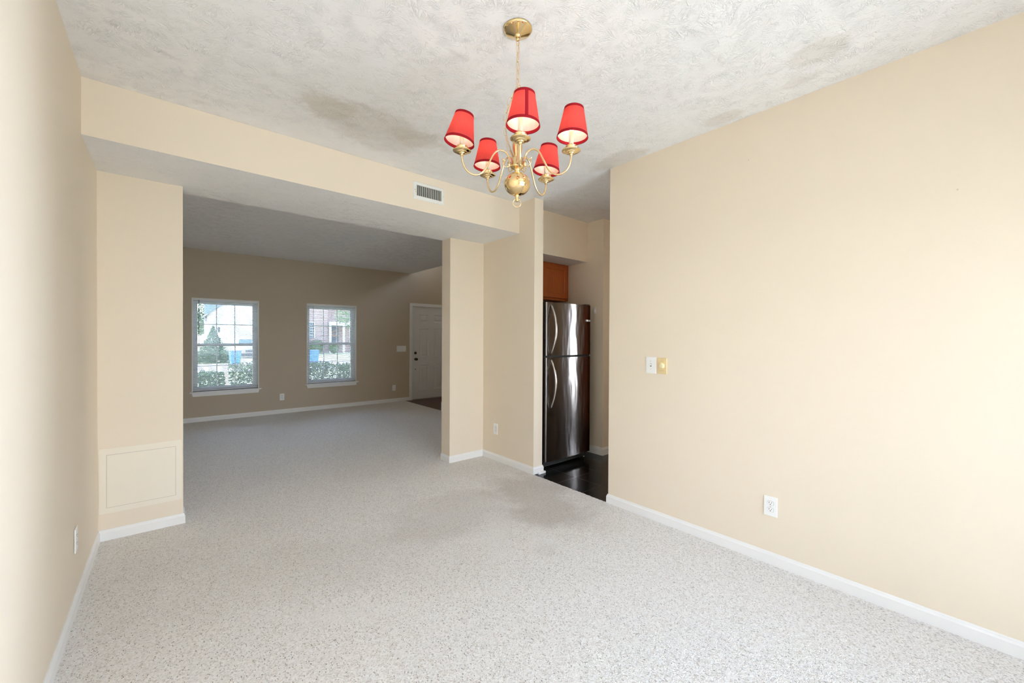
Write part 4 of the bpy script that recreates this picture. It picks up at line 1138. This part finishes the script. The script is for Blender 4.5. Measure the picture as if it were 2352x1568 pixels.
# white garage house
r = empty('garage_house', (5.5, 42, GZ), 'white-sided garage with grey roof seen through the left window', 'house')
mb = MB(); e = 3.62; pk = 5.95
mb.prism([(-2.85, 0, 0), (2.85, 0, 0), (2.85, 0, e), (0, 0, pk), (-2.85, 0, e)], (0, 7, 0)); mb.build('gable_wall', M_WSID, r)
mb = MB()
for s_ in (-1, 1): mb.prism([(s_ * 3.05, -0.3, e - 0.17), (0, -0.3, pk), (0, -0.3, pk + 0.14), (s_ * 3.05, -0.3, e - 0.03)], (0, 7.6, 0))
mb.build('gable_roof', M_ROOF, r)
mb = MB(); mb.prism([(-3.0, 3.0, 3.0), (2.9, 3.0, 3.0), (2.9, 6.5, 7.2), (-3.0, 6.5, 7.2)], (0, 0.12, 0.0)); mb.build('main_roof', M_ROOF, r)
mb = MB()
for k in range(4): mb.box(-1.75, 1.75, -0.03, 0.02, 0.02 + 0.62 * k, 0.60 + 0.62 * k, 0.01)
mb.build('garage_door', M_WSID, r)
for x in (-2.25, 2.25):
    mb = MB(); mb.box(x - 0.07, x + 0.07, -0.16, -0.02, 2.05, 2.34, 0.01); mb.lathe([(0.13, 0), (0.02, 0.16), (0, 0.17)], 8, Matrix.Translation((x, -0.09, 2.34))); mb.build('wall_lantern', M_DARK, r)

# brick house
r = empty('brick_house', (12.0, 46, GZ), 'red brick house with white trim seen through the right window', 'house')
mb = MB(); mb.box(-2.6, 1.05, 0, 8, 0, 6.6); mb.box(1.05, 5.5, 2.0, 8, 0, 6.6); mb.build('brick_wall', M_BRICK, r)
mb = MB(); mb.prism([(-2.9, -0.4, 6.6), (5.9, -0.4, 6.6), (5.9, 4, 9.2), (-2.9, 4, 9.2)], (0, 0, 0.15)); mb.build('roof', M_ROOF, r)
mb = MB(); mb.box(-0.98, -0.90, -0.05, 0, 1.65, 3.25); mb.box(-0.30, -0.22, -0.05, 0, 1.65, 3.25); mb.box(-0.90, -0.30, -0.05, 0, 3.17, 3.25); mb.box(-0.98, -0.22, -0.06, 0, 1.58, 1.65)
for x in (-0.71, -0.51): mb.box(x, x + 0.02, -0.04, 0, 1.65, 3.17)
for k in range(1, 6): mb.box(-0.90, -0.30, -0.04, 0, 1.65 + 0.253 * k, 1.67 + 0.253 * k)
wf = mb.build('window', M_TRIM, r); mb = MB(); mb.box(-0.90, -0.30, -0.02, -0.005, 1.65, 3.17); mb.build('pane', M_CARG, wf)
mb = MB(); mb.box(1.15, 4.2, -0.3, 2.0, 2.98, 3.35); mb.box(1.15, 1.35, -0.3, -0.1, 0, 2.98); mb.box(2.55, 2.75, -0.3, -0.1, 0, 2.98); mb.box(4.0, 4.2, -0.3, -0.1, 0, 2.98); mb.build('porch', M_TRIM, r)
mb = MB(); mb.box(1.85, 2.75, 1.93, 2.0, 0.55, 2.95); dd = mb.build('front_door', M_NAVY, r)
mb = MB(); rnd = random.Random(3)
for k in range(160):
    t = rnd.uniform(0, 2 * PI); rr = 0.27 + rnd.uniform(-0.06, 0.06); p = Vector((2.30 + rr * math.cos(t), 1.90 + rnd.uniform(-0.04, 0.01), 2.12 + rr * math.sin(t)))
    s_ = 0.05; q = Matrix.Rotation(rnd.uniform(0, 6), 3, 'Y')
    mb.bm.faces.new([mb.bm.verts.new(p + q @ Vector(v)) for v in ((-s_, 0, 0), (0, -0.01, -s_ * 0.5), (s_, 0, 0), (0, 0.01, s_ * 0.5))])
tag(mb.build('wreath', M_ORANGE, None, (12.0, 46, GZ), recalc=False), 'orange wreath hanging on the navy front door of the brick house', 'wreath')

# bins
def wheelie_bin(x, y, rz, label):
    r = empty('wheeled_bin', (x, y, GZ + 0.010), label, 'trash bin', 'blue wheeled bins by the street', rz)
    mb = MB(); b = bmesh.new()
    lo = [(-0.20, -0.20), (0.20, -0.20), (0.20, 0.20), (-0.20, 0.20)]; hi = [(-0.26, -0.26), (0.26, -0.26), (0.26, 0.26), (-0.26, 0.26)]
    A = [b.verts.new((px, py, 0.04)) for px, py in lo]; B = [b.verts.new((px, py, 0.84)) for px, py in hi]
    b.faces.new(A[::-1]); b.faces.new(B)
    for i in range(4): b.faces.new([A[i], A[(i + 1) % 4], B[(i + 1) % 4], B[i]])
    mb.merge(b); mb.build('bin_body', M_BIN, r)
    mb = MB(); mb.box(-0.28, 0.28, -0.29, 0.26, 0.842, 0.895, 0.02); mb.tube([(-0.2, 0.26, 0.85), (-0.2, 0.34, 0.86), (0.2, 0.34, 0.86), (0.2, 0.26, 0.85)], 0.015, 8); mb.build('lid', M_BIN, r)
    for x_ in (-0.22, 0.18):
        mb = MB(); mb.cyl((x_, 0.22, 0.10), (x_ + 0.05, 0.22, 0.10), 0.10, 18); mb.build('wheel', M_TYRE, r)
    return r
wheelie_bin(2.86, 27.4, 0.1, 'blue wheeled bin by the street seen through the left window')
wheelie_bin(6.55, 25.8, -0.15, 'blue wheeled bin by the street seen through the right window')

# car on the drive
r = empty('car', (4.95, 36.8, GZ + 0.012), 'white car parked on the drive in front of the garage', 'car')
mb = MB(); side = [(-0.0, 0.28), (0.05, 0.72), (0.95, 0.92), (1.65, 1.50), (3.2, 1.52), (4.2, 1.05), (4.4, 0.95), (4.45, 0.30)]
b = bmesh.new(); rows = []
for u, wk in ((-0.90, 0.94), (-0.86, 1.0), (0.86, 1.0), (0.90, 0.94)):
    rows.append([b.verts.new((u * (0.80 if z > 1.2 else 1.0), y, z)) for y, z in side])
for a_, b_ in zip(rows[:-1], rows[1:]):
    for i in range(len(side)): b.faces.new([a_[i], a_[(i + 1) % len(side)], b_[(i + 1) % len(side)], b_[i]])
b.faces.new(rows[0][::-1]); b.faces.new(rows[-1]); mb.merge(b)
mb.build('car_body', M_CARW, r)
mb = MB(); mb.poly([(-0.80, 0.98, 0.955), (0.80, 0.98, 0.955), (0.66, 1.60, 1.475), (-0.66, 1.60, 1.475)]); mb.build('windshield', M_CARG, r)
mb = MB(); mb.box(-0.86, 0.86, -0.03, 0.10, 0.22, 0.44, 0.02); mb.box(-0.45, 0.45, -0.02, 0.06, 0.50, 0.66, 0.01); mb.build('bumper', simple('dark bumper plastic', (0.03, 0.03, 0.035), 0.5), r)
for x_ in (-0.70, 0.70):
    mb = MB(); mb.box(x_ - 0.16, x_ + 0.16, 0.0, 0.08, 0.56, 0.70, 0.03); mb.build('headlight', M_CHROME, r)
for x_, y_ in ((-0.80, 0.85), (0.80, 0.85), (-0.80, 3.55), (0.80, 3.55)):
    mb = MB(); mb.cyl((x_ - 0.1, y_, 0.32), (x_ + 0.1, y_, 0.32), 0.32, 22); mb.build('wheel', M_TYRE, r)

bpy.context.view_layer.update()
